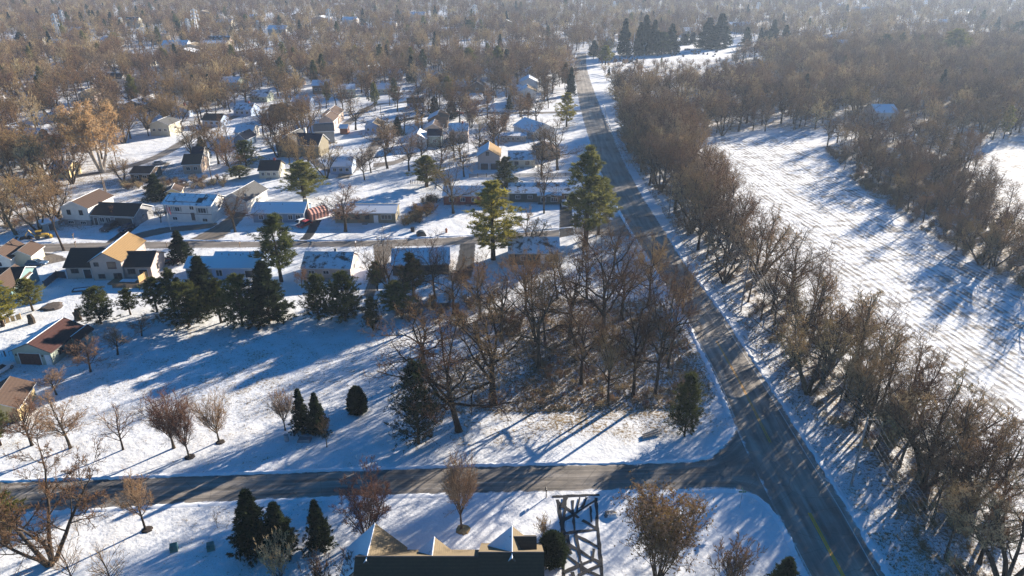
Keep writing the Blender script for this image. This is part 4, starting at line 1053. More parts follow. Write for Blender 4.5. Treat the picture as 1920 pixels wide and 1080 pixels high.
h = simple('dark red brick ranch house with a snowy roof behind the sloping lawn', (832, 384), (925, 384), 8, 2.9, 1.5, 'u', W_red, S_full, S_half, wins=4)
h = simple('long dark green ranch house with patchy snow on its roof', (955, 379), (1078, 379), 9, 2.9, 1.6, 'u', W_dkgreen, S_most, S_half, wins=5, fascia=m_trim)
h.body(8.5, 15.0, -2.2, .4, 2.7, .5, 'u', W_dkgreen, S_full, S_full, oh=.3); h.window(10, 1.5, 1.3, 1.3, v=-2.2); h.window(13.2, 1.5, 1.8, 1.2, v=-2.2, n=3)
h = House('shed', 'grey lean-to with a tilted snowy roof behind the green ranch house', (955, 352), (972, 350), 'shed'); h.body(0, h.L, 0, 4, 2.2, 1.4, 'v', W_grey, S_full, R_grey, oh=.2)
# --- houses farther up the main road
h = simple('tan two-storey house with a bright orange sunlit roof slope', (896, 318), (937, 318), 11, 4.6, 2.3, 'v', W_pink, S_full, R_sunlit_orange, wins=0, fascia=m_dtrim)
h.window(h.L * .45, 5.5, .9, 1.2, trim=m_dtrim); h.garage(h.L * .3, 2.6, 2.2, mat=m_dtrim); h.garage(h.L * .75, 2.6, 2.2, mat=m_dtrim)
h = simple('cream ranch house with half its snowy roof melted brown', (954, 314), (1003, 314), 9, 2.8, 1.8, 'u', W_cream, S_most, R_brown, wins=2, trim=m_dtrim)
h = simple('brown-roofed ranch house half hidden by the dark broad tree', (1008, 300), (1050, 298), 9, 2.8, 1.7, 'v', W_tan, S_half, R_brown, wins=1)
h = simple('long low house with a flat snowy roof and a band of windows', (938, 266), (986, 266), 6, 2.3, .5, 'u', W_grey, S_full, S_full, wins=5)
h = simple('white sunroom with tall dark windows and a snowy roof', (985, 246), (1000, 246), 5, 3.0, .6, 'u', W_white, S_full, S_full, wins=0, name='sunroom', cat='sunroom')
for c in (.8, 2.0, 3.2): h.window(c, 1.5, .8, 1.9)
h = simple('house with a big snowy slope facing left and a tan slope facing the road', (1000, 262), (1042, 256), 15, 3.0, 2.6, 'v', W_white, S_full, R_tan, wins=1)
h = simple('nearest of three light gabled houses, with a chimney pipe and tan right slope', (972, 192), (1005, 192), 10, 5.0, 2.3, 'v', W_white, S_full, R_tan, wins=0, group='light gabled houses'); h.chimney(h.L * .5, 3, 6.6, 8.0, .5, m_black)
h = simple('middle of three light gabled houses, roof wholly white', (976, 172), (1008, 172), 11, 5.0, 2.3, 'v', W_white, S_full, S_full, wins=1, group='light gabled houses')
h = simple('farthest of three light gabled houses, with a brown right slope', (981, 153), (1010, 153), 11, 4.8, 2.2, 'v', W_white, S_full, R_brown, wins=1, group='light gabled houses')
h = simple('low annex with wide windows left of the middle light house', (959, 174), (977, 174), 6, 3.0, .6, 'u', W_pale, S_full, S_full, wins=3, name='annex', cat='annex')
h = simple('white steep-gabled cottage behind the three light houses', (1003, 136), (1020, 136), 9, 5, 3.4, 'v', W_white, S_full, S_full, wins=1)
h = simple('dark-roofed white cottage beside the long back driveway', (907, 192), (927, 192), 9, 3.2, 1.6, 'u', W_white, R_dark, R_grey, wins=2)
h = simple('dark brown gabled house with a snowy left edge in the trees', (881, 174), (908, 174), 10, 3.5, 2.4, 'v', W_brown, R_dark, R_brown, wins=1)
h = simple('brown-roofed gable house behind the other, beside two dark spruces', (803, 240), (838, 240), 11, 3.5, 2.0, 'v', W_brown, S_full, R_brown, wins=1, fascia=m_dtrim)
h = simple('brown gable house in front of its twin, with a snowy left slope', (797, 256), (828, 256), 9, 3.2, 1.8, 'v', W_tan, S_full, R_brown, wins=1)
h = simple('white gabled house beside the pale green one on the bare yard', (767, 278), (800, 278), 9, 3.6, 1.8, 'v', W_white, S_full, S_full, wins=1)
h = simple('pale green house with a dark slate roof', (803, 276), (828, 276), 8, 4.4, 1.6, 'u', W_sage, R_navy, R_grey, wins=1)
# --- left middle
h = simple('olive grey house with a navy roof and a steep front gable', (522, 294), (563, 296), 11, 4.8, 3.2, 'v', W_olive, S_half, R_grey, wins=0)
h.body(h.L * .55, h.L + 6.5, 2, 11, 4.4, 3.0, 'u', W_olive, R_navy, R_grey); h.window(h.L + 2, 2.4, 1.4, 1.2, v=2); h.chimney(h.L * .9, 8, 6, 9, .8, W_white)
h = simple('pale sided house with a grey roof and sunlit end wall', (592, 270), (628, 268), 9, 4.8, 2.0, 'u', W_grey, R_grey, R_grey, wins=1)
h = simple('tan gable house in the trees, nearer of two brown roofs', (600, 245), (626, 245), 9, 4.2, 2.0, 'v', W_pink, S_full, R_brown, wins=1)
h = simple('brown-roofed house in the trees, farther of two brown roofs', (606, 232), (636, 232), 10, 4.0, 2.0, 'v', W_tan, S_half, R_brown, wins=1)
h = simple('small red-walled shed beside the pale house', (638, 252), (652, 252), 4, 2.6, .9, 'u', wl('shed_red', (.25, .10, .06)), S_full, S_full, wins=0, name='shed', cat='shed')
h = simple('house with a steep navy dormer roof and a brown flat annex', (345, 326), (378, 325), 9, 3.2, 2.2, 'u', W_tan, R_brown, R_brown, wins=2)
h.body(2.0, 5.4, 4.0, 13, 4.6, 2.4, 'u', W_white, R_navy, S_full, oh=.3)
h = simple('low brown cabin under the trees beside the back street', (247, 340), (284, 340), 8, 2.6, 1.2, 'u', W_brown, R_dark, R_brown, wins=2)
h = simple('dark navy house with a white roof edge behind the orange oak', (233, 212), (270, 212), 10, 3.6, 2.2, 'v', W_dkgreen, S_half, S_full, wins=1)
h = simple('navy gable house with a sunlit snowy slope behind the orange oak', (258, 208), (290, 208), 12, 3.6, 2.4, 'v', W_dkgreen, S_half, S_full, wins=0)
h = simple('blue-shaded snowy roof left of the pale fuzzy tree', (44, 268), (70, 268), 8, 3.0, 1.8, 'u', W_brown, S_full, S_full, wins=1)
h = simple('snowy-roofed house cut by the left edge in the woods', (-15, 206), (14, 205), 9, 3.2, 2.2, 'v', W_grey, S_full, S_full, wins=1)
h = simple('yellow-sided house behind the pale fuzzy tree', (98, 335), (132, 335), 7, 3.4, 1.6, 'u', W_yellow, S_most, R_grey, wins=2)
h = simple('house with snowy roofs beside the dark evergreen hedge up the left street', (442, 262), (474, 262), 9, 3.0, 1.8, 'u', W_white, S_full, S_full, wins=2)
h = simple('navy and white cottage in the trees by the left street', (440, 275), (462, 276), 8, 3.0, 2.0, 'v', W_blue, S_full, R_navy, wins=1)
h = simple('tan shed with a brown roof behind the solar-panel house', (312, 376), (340, 374), 5, 2.4, 1.1, 'v', W_yellow, R_grey, R_brown, wins=0, name='shed', cat='shed')
# --- near side of the residential street
h = House('house', 'large tan house with a central gable and a bright orange sunlit roof slope', (123, 527), (284, 524)); L = h.L; gu0, gu1 = L * .335, L * .69
h.body(0, gu0 + .6, 1.2, 10.2, 3.0, 2.5, 'u', W_pink, R_dark, R_brown, fascia=m_dtrim)
h.body(gu0, gu1, 0, 12.6, 4.6, 2.0, 'v', W_pink, S_full, R_sunlit_orange, fascia=m_dtrim)
h.body(gu1 - .4, L, .8, 8.6, 3.0, 1.9, 'u', W_pink, R_dark, R_brown, fascia=m_dtrim)
h.window(1.9, 1.9, 1.5, .9, v=1.2, trim=m_dtrim); h.door(4.6, 1.6, 2.2, v=1.2, mat=m_glass)
h.window(gu0 + 1.3, 3.9, .9, .8, trim=m_dtrim); h.window(gu0 + 4.6, 3.6, 1.7, 1.5, trim=M('maroon_trim', (.10, .03, .03)), n=1); h.window(gu0 + 1.9, 1.0, 1.3, .9, trim=m_dtrim); h.window(gu1 - 1.3, 1.0, 1.6, 1.2, trim=m_dtrim)
h.window(gu1 + 1.5, 1.7, 1.5, 1.1, v=.8, n=3, trim=m_dtrim); h.door(L - 1.8, 1.8, 2.1, v=.8, mat=m_glass); h.window(4.2, 1.6, .7, 1.2, v=L, side='r', trim=m_dtrim)
h = simple('pale blue house with snow along its roof and a sliding glass door', (400, 524), (488, 524), 8.5, 3.0, 1.9, 'u', W_pale, S_full, S_full, wins=0)
h.window(1.6, 1.6, 1.3, 1.4); h.door(h.L - 2.2, 1.9, 2.1, mat=m_glass); h.body(-6.2, -.15, .8, 7.0, 2.6, 1.3, 'u', W_grey, S_full, S_full)
for i in range(7): h.vent(1.5 + 1.6 * i, 3.4, 3.0 + 1.9 * .8 + .2, .25 + .4 * (i == 4))
dk = MB(); dk.box(h.L - 3.4, h.L + .6, -2.2, -.06, .3, .42); dk.obj('deck', mt_snow, h.root)
rl = MB()
for i in range(8): rl.box(h.L - 3.4 + i * .55, h.L - 3.33 + i * .55, -2.2, -2.13, .42, 1.3)
rl.box(h.L - 3.4, h.L + .6, -2.2, -2.12, 1.3, 1.38); rl.obj('deck_railing', m_trim, h.root)
h = simple('white-walled house whose snowy roof has dark melted streaks', (570, 523), (658, 524), 8, 2.9, 2.0, 'u', W_pink, S_most, S_half, wins=0, fascia=m_trim)
for c in (1.9, 5.2, 8.9): h.window(c, 1.7, 1.2, .7)
h.chimney(h.L * .62, 4.4, 4.2, 5.7, .55, W_grey)
h = simple('long house with an unbroken snow roof between the brown and dark drives', (737, 517), (842, 514), 9, 2.8, 1.9, 'u', W_brown, S_full, S_full, wins=4, trim=m_dtrim)
h = simple('snow-roofed house with a white deck railing behind the lot trees', (955, 497), (1047, 497), 9, 3.2, 2.0, 'u', W_dkgreen, S_most, R_dark, wins=2)
h.door(h.L * .68, .9, 2.0, mat=m_trim, zb=.5); h.window(h.L * .82, 1.8, 1.4, 1.6)
rl = MB(); dd = MB(); dd.box(h.L * .62, h.L - .2, -2.0, -.06, .4, .5); dd.obj('deck', m_wood, h.root)
for i in range(12): x = h.L * .62 + i * (h.L * .36) / 11; rl.box(x, x + .09, -2.0, -1.93, .5, 1.4)
rl.box(h.L * .62, h.L - .2, -2.0, -1.92, 1.4, 1.5); rl.obj('deck_railing', m_trim, h.root)
h = simple('house at the left edge with a white front gable and brown roof', (-20, 508), (24, 506), 8, 2.8, 1.8, 'v', W_white, R_brown, R_brown, wins=1)
h.body(h.L - 1, h.L + 3.6, 2, 8, 2.6, 1.3, 'v', W_cream, R_brown, R_brown)
h = simple('blue-green house at the left edge under a broad brown roof', (-40, 562), (38, 558), 9, 3.2, 1.9, 'u', W_bluegreen, R_dark, R_brown, wins=3, trim=m_trim)
h.body(h.L - 5.2, h.L, -2.4, 6, 3.2, 1.9, 'v', W_bluegreen, R_brown, R_brown)
# --- garage house on the slope
h = House('house', 'sage green garage house with a wide brown garage door and red-brown roof', (31, 682), (101, 685)); L = h.L
bk = np.array(G(162, 637)); dep = float(np.dot(bk - h.a, h.v)); sk = float(np.dot(bk - h.a, h.u)) - L
h.body(0, L, 0, max(dep, 8.0), 2.75, 1.55, 'v', W_sage, S_full, R_red, oh=.5, fascia=m_dtrim)
h.garage(L * .42, L * .56, 2.25, v=0); h.door(L * .9, .85, 2.0, mat=m_trim); 
for c in (L * .08, L * .78):
    mb = MB(); mb.box(c - .08, c + .08, -.22, -.05, 1.75, 2.1); mb.obj('wall_lamp', m_black, h.root)
h.body(L - .1, L + 1.6, dep * .55, dep, 2.3, .7, 'v', W_sage, S_full, R_red, oh=.3, fascia=m_dtrim)
h.window(2.5, 1.5, 1, .9, v=L, side='r', trim=m_dtrim)
h = simple('yellow-walled shed with a brown roof cut by the left edge', (-40, 800), (40, 790), 7, 2.6, 1.5, 'v', W_yellow, R_brown, R_brown, wins=0, name='shed', cat='shed')
# --- brown-roofed house at the bottom of the picture
zr = 7.0
xl, yl = G(672, 1046, zr); xr, yr = G(903, 1046, zr); xe, _ = G(1014, 1044, zr + .35)
root = House('house', 'big house at the bottom with steep tan-lit gables and a shaded brown roof', (900, 1000), (960, 1000));
h = root; h.root.location = (xl, yl - 4.6, 0); h.root.rotation_euler = (0, 0, 0); h.a = np.array([xl, yl - 4.6]); h.u = np.array([1., 0]); h.v = np.array([0., 1])
w1, w2 = xr - xl, xe - xl
R_lit = M_roof('sunlit_architectural_shingles', (.20, .155, .095), .0)  # lighter copy of the same shingles, sunlight put into the colour
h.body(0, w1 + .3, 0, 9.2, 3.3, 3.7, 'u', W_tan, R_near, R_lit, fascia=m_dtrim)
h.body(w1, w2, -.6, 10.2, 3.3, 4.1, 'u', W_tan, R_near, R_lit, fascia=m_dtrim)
def cross(pxp, pyp, half, zpk, yfar):
    """front gable whose ridge runs back into the main roof; peak seen at pxp, pyp"""
    x, y = G(pxp, pyp, zpk); u = x - xl; v = y - (yl - 4.6)
    rise = half * 1.05
    h.body(u - half, u + half, 4.4, v, zpk - rise - .2, rise, 'v', W_tan, S_full, R_lit, oh=.5, fascia=m_dtrim)
cross(702, 985, 3.0, 7.1, 0); cross(814, 1011, 1.4, 6.6, 0); cross(960, 990, 3.1, 7.5, 0)
h.body(w2 - 3.0, w2 - .7, 5.2, 9.6, 5.2, 1.9, 'u', W_tan, R_near, R_near, oh=.2, fascia=m_dtrim)
for u_, v_ in ((w1 + 1.2, 1.6), (w1 * .62, 1.2)): h.vent(u_, v_, 3.3 + .8 * v_ + .2, .35, .1)
for u_, v0_, v1_ in ((w1 * .41, .2, 2.4), (w1 + w2 * .07, .6, 2.2), (w1 * .13, .3, 1.2)):
    st_ = MB(); kk = 3.7 / 4.6; zf = lambda v: 3.3 + kk * v + .22
    st_.poly([(u_ - .16, v0_, zf(v0_)), (u_ + .2, v0_, zf(v0_)), (u_ + .12, v1_, zf(v1_)), (u_ + .02, v1_, zf(v1_))]); st_.obj('snow_streak', mt_snow, h.roof)
sk_ = MB(); sk_.hull8([(w1 * .9, 1.0, 4.28), (w1 * .9 + .9, 1.0, 4.28), (w1 * .9 + .9, 2.0, 5.08), (w1 * .9, 2.0, 5.08)], [(w1 * .9, 1.0, 4.4), (w1 * .9 + .9, 1.0, 4.4), (w1 * .9 + .9, 2.0, 5.2), (w1 * .9, 2.0, 5.2)]); sk_.obj('skylight', m_trim, h.roof)
NB = [(150, 150, 30), (215, 158, 30), (62, 172, 32), (320, 172, 30), (430, 165, 30), (485, 186, 32), (548, 158, 28), (602, 172, 30), (680, 152, 28), (742, 148, 26), (522, 222, 34), (398, 232, 34), (566, 205, 32), (652, 180, 30), (822, 155, 26), (862, 166, 26), (302, 250, 36), (338, 215, 34), (112, 222, 34), (20, 262, 40), (165, 190, 30), (250, 168, 28), (720, 172, 28), (780, 200, 30), (455, 212, 32), (30, 140, 28), (95, 142, 26), (370, 142, 26), (610, 132, 26), (700, 245, 30), (860, 262, 34), (640, 322, 40), (505, 330, 36)]
for i, (px, py, w) in enumerate(NB):
    q = random.Random(100 + i)
    simple('small house with a snowy roof half hidden among the bare neighbourhood trees', (px - w / 2, py + 5), (px + w / 2, py + 5 + q.uniform(-1.2, 1.2)), q.uniform(7, 10), q.choice([2.8, 2.8, 4.6]), q.uniform(1.5, 2.2), q.choice('uuv'), q.choice([W_white, W_cream, W_tan, W_grey, W_brown, W_sage, W_pale, W_pink]), q.choice([S_full, S_full, S_most, R_brown, R_dark]), q.choice([S_half, R_brown, R_tan, R_grey]), wins=3, chim=q.random() < .4, group='small houses among the neighbourhood trees', fascia=q.choice([None, m_dtrim]))
# --- far buildings peeping out of the woods
FARB = [(150, 112, 40), (262, 118, 40), (330, 96, 46), (358, 98, 44), (400, 88, 50), (345, 108, 60), (410, 78, 42), (300, 78, 30), (20, 92, 30), (70, 86, 26), (112, 88, 26), (205, 84, 30), (520, 60, 34), (600, 42, 30), (655, 40, 26), (770, 30, 54), (700, 60, 22), (560, 30, 24), (480, 40, 22), (730, 52, 24), (420, 50, 26), (250, 46, 22), (1395, 55, 36), (1385, 52, 30), (1298, 62, 28), (1620, 22, 36), (1570, 12, 22), (1770, 44, 20), (1660, 226, 40), (1560, 78, 30), (1580, 96, 20), (1145, 82, 22), (840, 60, 22), (950, 48, 24), (1040, 40, 30), (145, 60, 22), (640, 14, 24), (380, 30, 24)]
for i, (px, py, w) in enumerate(FARB):
    q = random.Random(i)
    cold = q.choice([W_white, W_cream, W_tan, W_grey, W_brown]); two = q.random() < .3
    simple('distant building with a snowy roof showing between far treetops' if (px, py) != (1660, 226) else 'snow-roofed barn in the right-hand woods beyond the field', (px - w / 2, py + 6), (px + w / 2, py + 6 + q.uniform(-.5, .5)), q.uniform(8, 14), q.uniform(4, 7.5) if w < 50 else 5, q.uniform(1.5, 2.8), q.choice('uuv'), cold, S_full if q.random() < .8 else S_half, q.choice([S_full, R_tan, R_brown]), wins=2, group='far buildings among the treetops' if (px, py) != (1660, 226) else None, name='house' if w < 50 else 'warehouse', cat='house' if w < 50 else 'warehouse')

# ------------------------------------------------------------------ small things
def at(px, py): x, y = G(px, py); return (x, y, 0)
def single(name, label, cat, mb, mats, loc, rz=0, group=None, smooth=False):
    o = mb.obj(name, mats, None, smooth, loc); o.rotation_euler = (0, 0, rz); return tag(o, label, cat, group)

def car(label, px, py, ang, body, kind='car', name='parked_car', snow=False):
    t = thing(name, label, 'car' if kind == 'car' else 'truck', at(px, py), ang)
    L, W = (4.6, 1.8) if kind == 'car' else (5.4, 2.0)
    hb, hr = (.85, 1.45) if kind == 'car' else (1.05, 1.8)
    prof = [(-L / 2, .35), (-L / 2, hb - .08), (-L / 2 + .12, hb), (L / 2 - 1.3, hb + .02), (L / 2 - .12, hb - .15), (L / 2, hb - .3), (L / 2, .35)]
    mb = MB(); y0, y1 = -W / 2, W / 2
    k = len(mb.v); n = len(prof)
    for y, q in ((y0, 1), (y1, 1)): mb.v += [(x, y, z) for x, z in prof]
    mb.f.append(tuple(range(n))); mb.f.append(tuple(range(2 * n - 1, n - 1, -1))); mb.m += [0, 0]
    for i in range(n): j = (i + 1) % n; mb.f.append((i, i + n, j + n, j)); mb.m.append(0)
    mb.obj('body', body, t)
    a, b, c, d = (-L / 2 + .25, -L / 2 + .75, L / 2 - 2.1, L / 2 - 1.35) if kind == 'car' else (-L / 2 + .1, -L / 2 + .4, L / 2 - 2.2, L / 2 - 1.5)
    g_ = MB(); g_.hull8([(a, y0 + .04, hb), (d, y0 + .04, hb), (d, y1 - .04, hb), (a, y1 - .04, hb)], [(b, y0 + .22, hr - .06), (c, y0 + .22, hr - .06), (c, y1 - .22, hr - .06), (b, y1 - .22, hr - .06)]); g_.obj('window_glass', m_glass, t)
    r = MB(); r.hull8([(b - .08, y0 + .2, hr - .06), (c + .08, y0 + .2, hr - .06), (c + .08, y1 - .2, hr - .06), (b - .08, y1 - .2, hr - .06)], [(b, y0 + .3, hr), (c, y0 + .3, hr), (c, y1 - .3, hr), (b, y1 - .3, hr)])
    for yy in (y0 + .03, y1 - .13):
        for xa, xb_ in ((d - .1, c), (a + .08, b)): r.hull8([(xa - .06, yy, hb), (xa + .06, yy, hb), (xa + .06, yy + .1, hb), (xa - .06, yy + .1, hb)], [(xb_ - .06, yy + (.19 if yy < 0 else -.19), hr - .03), (xb_ + .06, yy + (.19 if yy < 0 else -.19), hr - .03), (xb_ + .06, yy + .1 + (.19 if yy < 0 else -.19), hr - .03), (xb_ - .06, yy + .1 + (.19 if yy < 0 else -.19), hr - .03)])
    r.obj('roof', mt_snow if snow else body, t)
    for x in (-L / 2 + .85, L / 2 - .85):
        for y in (y0 - .02, y1 - .18):
            w = MB(); w.tube([(x, y, .34), (x, y + .2, .34)], .34, 12); wo = w.obj('wheel', m_black, t)
            w = MB(); w.tube([(x, y - .01, .34), (x, y + .21, .34)], .19, 10); w.obj('rim', m_steel, wo)
    for y in (y0 + .15, y1 - .5):
        w = MB(); w.box(L / 2 - .1, L / 2 + .02, y, y + .35, hb - .42, hb - .27); w.obj('headlight', m_trim, t)
P_ = lambda n, c: M('paint_' + n, c, .35, .05, 1, spec=.5)
car('dark pickup nose-out on the black driveway of the split-level house', 206, 430, R(-100), P_('charcoal', (.03, .033, .04)), 'truck', 'pickup_truck')
car('dark car in front of the carport of the brown-roofed wing', 237, 431, R(-105), P_('navy', (.02, .03, .06)))
car('silver car at the top of the dark driveway by the blue ranch house', 561, 421, R(-120), P_('silver', (.5, .52, .55)), snow=True)
car('red car beside the silver one by the blue ranch house', 571, 424, R(-118), P_('red', (.35, .02, .025)))
car('blue car behind the white-gabled house at the left edge', 70, 497, R(5), P_('blue', (.03, .08, .16)))
car('dark red car half hidden behind the small spruce at the kerb', 318, 494, R(20), P_('maroon', (.16, .02, .03)))
car('pale car parked beside the green ranch house at the top of the dark drive', 1058, 386, R(-90), P_('grey', (.3, .32, .34)), snow=True)
car('parked car at the snowy edge of the back street', 912, 206, R(170), P_('white', (.55, .56, .57)), snow=True)
car('white van cut by the left edge below the garage house', -2, 700, R(80), P_('van_white', (.65, .66, .68)), 'truck', 'parked_van')
for i, (px, py, a_, c_) in enumerate([(590, 296, 20, 'charcoal'), (735, 262, 60, 'white'), (662, 300, 40, 'silver'), (455, 262, 10, 'red'), (370, 282, 30, 'navy'), (990, 215, 5, 'charcoal'), (860, 214, 0, 'red'), (300, 308, 25, 'grey'), (545, 196, 15, 'silver')]):
    car(('dark', 'white', 'silver', 'red', 'navy', 'charcoal', 'red', 'grey', 'silver')[i] + ' car ' + ('on the drive of the navy-roofed olive house', 'beside the round bend of the back street', 'at the foot of the grey back street', 'by the white-roofed cottages up the left street', 'beside the left street above the navy dormer house', 'on the back street below the three light gabled houses', 'on the back street left of the pinkish clump', 'on the left street near the orange oak', 'on the shaded upper end of the left street')[i], px, py, R(a_), P_(c_, (.3, .3, .32)), snow=i % 3 == 1)
# yellow backhoe loader
t = thing('backhoe', 'yellow backhoe digger with its boom raised beside the residential street', 'digger', at(78, 447), R(25))
t.scale = (.8, .8, .8); ye = P_('digger_yellow', (.40, .25, .03))
mb = MB(); mb.box(-1.6, 1.4, -.8, .8, .7, 1.5); mb.hull8([(1.4, -.7, .75), (2.3, -.6, .75), (2.3, .6, .75), (1.4, .7, .75)], [(1.4, -.7, 1.5), (2.2, -.6, 1.3), (2.2, .6, 1.3), (1.4, .7, 1.5)]); mb.obj('body', ye, t)
mb = MB(); mb.box(-1.1, .3, -.7, .7, 1.5, 2.5); mb.obj('cab_glass', m_glass, t); mb = MB(); mb.box(-1.25, .45, -.8, .8, 2.5, 2.65); mb.obj('cab_roof', ye, t)
mb = MB(); mb.tube([(-1.6, 0, 1.2), (-2.9, 0, 3.3), (-4.2, 0, 1.6)], [.22, .18, .14], 4); mb.obj('boom', ye, t)
mb = MB(); mb.hull8([(-4.6, -.4, .6), (-3.9, -.4, .9), (-3.9, .4, .9), (-4.6, .4, .6)], [(-4.5, -.4, 1.4), (-4.0, -.4, 1.6), (-4.0, .4, 1.6), (-4.5, .4, 1.4)]); mb.obj('bucket', m_black, t)
mb = MB(); mb.hull8([(2.4, -1.1, .1), (3.3, -1.1, .1), (3.3, 1.1, .1), (2.4, 1.1, .1)], [(2.4, -1.1, .9), (2.6, -1.1, .9), (2.6, 1.1, .9), (2.4, 1.1, .9)]); mb.obj('loader_shovel', ye, t)
for x, r_ in ((-.9, .7), (1.5, .5)):
    for y in (-.95, .65): mb = MB(); mb.tube([(x, y, r_), (x, y + .3, r_)], r_, 12); mb.obj('wheel', m_black, t)
mb = MB()
for i in range(26): a = random.uniform(0, 6.28); r_ = random.uniform(0, 2.6); s_ = random.uniform(.3, .8) * (1.2 - r_ / 3); x, y = math.cos(a) * r_, math.sin(a) * r_ * .6; mb.hull8([(x - s_, y - s_, -.1), (x + s_, y - s_, -.1), (x + s_, y + s_, -.1), (x - s_, y + s_, -.1)], [(x - s_ * .3, y - s_ * .4, s_), (x + s_ * .4, y - s_ * .3, s_ * .9), (x + s_ * .3, y + s_ * .4, s_), (x - s_ * .4, y + s_ * .3, s_ * .8)])
single('earth_pile', 'low dark heap of dug earth beside the yellow digger', 'earth pile', mb, M('dug_earth', (.07, .05, .04), .9, .4, 2), at(45, 447))
# pink tent shelter
t = thing('tent_shelter', 'pink fabric shelter with a humped roof beside the blue ranch house', 'shelter', at(579, 411), R(48))
pk = M('pink_canvas', (.5, .25, .20), .7, .15, 1.5); mb = MB(); prof = [(-1.7, 0), (-1.7, 1.7), (-.9, 2.7), (0, 3.0), (.9, 2.7), (1.7, 1.7), (1.7, 0)]
for i in range(5):
    x0, x1 = i * 1.1, (i + 1) * 1.1
    for (a, b), (c, d) in zip(prof[:-1], prof[1:]):
        mb.poly([(x0, a, b), (x0 + .55, a * .97, b * .95), (x0 + .55, c * .97, d * .95), (x0, c, d)][::-1]); mb.poly([(x0 + .55, a * .97, b * .95), (x1, a, b), (x1, c, d), (x0 + .55, c * .97, d * .95)][::-1])
for x in (0, 5.5): mb.poly([(x, a, b) for a, b in prof])
mb.obj('cover', pk, t)
mb = MB(); mb.box(-.04, -.01, -.8, .8, 0, 1.9); mb.obj('door_flap', M('pink_canvas_dark', (.36, .17, .14), .7, .15, 1.5), t)
# cones
for i, (px, py) in enumerate([(230, 452), (243, 451), (257, 451)]):
    t = thing('traffic_cone', ('leftmost', 'middle', 'rightmost')[i] + ' of three orange cones at the mouth of the curved driveway', 'traffic cone', at(px, py), 0, 'orange cones at the curved driveway')
    mb = MB(); mb.tube([(0, 0, .05), (0, 0, 1.0)], [.28, .06], 10); mb.obj('cone', P_('orange', (.6, .10, .03)), t); mb = MB(); mb.box(-.35, .35, -.35, .35, 0, .06); mb.obj('base', P_('orange_base', (.5, .09, .03)), t)
# flagpole with a hanging flag
t = thing('flagpole', 'white flagpole with a limp striped flag in the round snow island', 'flagpole', at(320, 431))
mb = MB(); mb.tube([(0, 0, 0), (0, 0, 7.2)], [.07, .04], 8); mb.obj('pole', m_trim, t)
mb = MB()
for i in range(7):
    for j in range(6):
        f = lambda a, b: (.06 + a * .13, .12 * math.sin(a * 1.7 + b * .3), 7.0 - b * .35 - a * .1)
        mb.poly([f(i, j), f(i + 1, j), f(i + 1, j + 1), f(i, j + 1)], 0 if j < 2 and i < 3 else 1 + i % 2)
mb.obj('flag', [P_('flag_blue', (.04, .06, .22)), P_('flag_red', (.4, .04, .05)), P_('flag_white', (.6, .6, .6))], t)
# green utility boxes
for px, lab in ((327, 'left'), (396, 'right')):
    t = thing('transformer_box', lab + ' one of two green utility boxes standing in the snow', 'utility box', at(px, 1032 if px < 350 else 1030), R(20), 'green utility boxes')
    t.scale = (.72, .72, .72); gr = P_('utility_green', (.06, .17, .15)); mb = MB(); mb.hull8([(-.6, -.5, .1), (.6, -.5, .1), (.6, .5, .1), (-.6, .5, .1)], [(-.58, -.32, 1.15), (.58, -.32, 1.15), (.58, .48, 1.3), (-.58, .48, 1.3)]); mb.obj('cabinet', gr, t)
    mb = MB(); mb.box(-.66, .66, -.56, .56, 0, .1); mb.obj('pad', M('concrete', (.3, .3, .29)), t)
    mb = MB(); mb.hull8([(-.6, -.56, .5), (0, -.56, .5), (0, -.5, .5), (-.6, -.5, .5)], [(-.6, -.44, 1.2), (0, -.44, 1.2), (0, -.36, 1.2), (-.6, -.36, 1.2)]); mb.obj('hatch', P_('utility_green_dark', (.04, .11, .10)), t)
# mailboxes
def mailbox(label, px, py, col=None, ang=0):
    t = thing('mailbox', label, 'mailbox', at(px, py), ang)
    mb = MB(); mb.box(-.06, .06, -.06, .06, -.1, 1.15); mb.box(-.05, .05, -.1, .4, .95, 1.05); mb.obj('post', m_wood, t)
    mb = MB(); mb.box(-.11, .11, -.1, .5, 1.15, 1.3); mb.tube([(0, -.1, 1.3), (0, .5, 1.3)], .11, 10); mb.obj('box', col or m_black, t)
    mb = MB(); mb.box(.115, .135, .3, .36, 1.3, 1.52); mb.obj('flag', P_('flag_red', (.4, .04, .05)), t)
mailbox('black mailbox on a post beside the near street, casting a long shadow', 1024, 933)
mailbox('dark mailbox near the street edge left of the red car', 142, 463)
mailbox('white mailbox at the street edge above the small spruce', 313, 463, m_trim)
mailbox('white mailbox beside the street below the tan ranch house', 667, 463, m_trim)
mailbox('dark mailbox at the far side of the street by the split-level house', 138, 448)
mailbox('brown mailbox across the street from the blue ranch house', 450, 464, m_wood)
# street name sign
t = thing('street_sign', 'green street name sign on a thin post at the junction corner', 'street sign', at(1387, 952))
mb = MB(); mb.tube([(0, 0, 0), (0, 0, 2.9)], .035, 8); mb.obj('post', m_steel, t)
sg = P_('sign_green', (.015, .16, .11)); mb = MB(); mb.box(-.5, .5, -.015, .015, 2.55, 2.8); mb.obj('sign_blade', sg, t); mb = MB(); mb.box(-.015, .015, -.5, .5, 2.82, 3.07); mb.obj('sign_blade', sg, t)
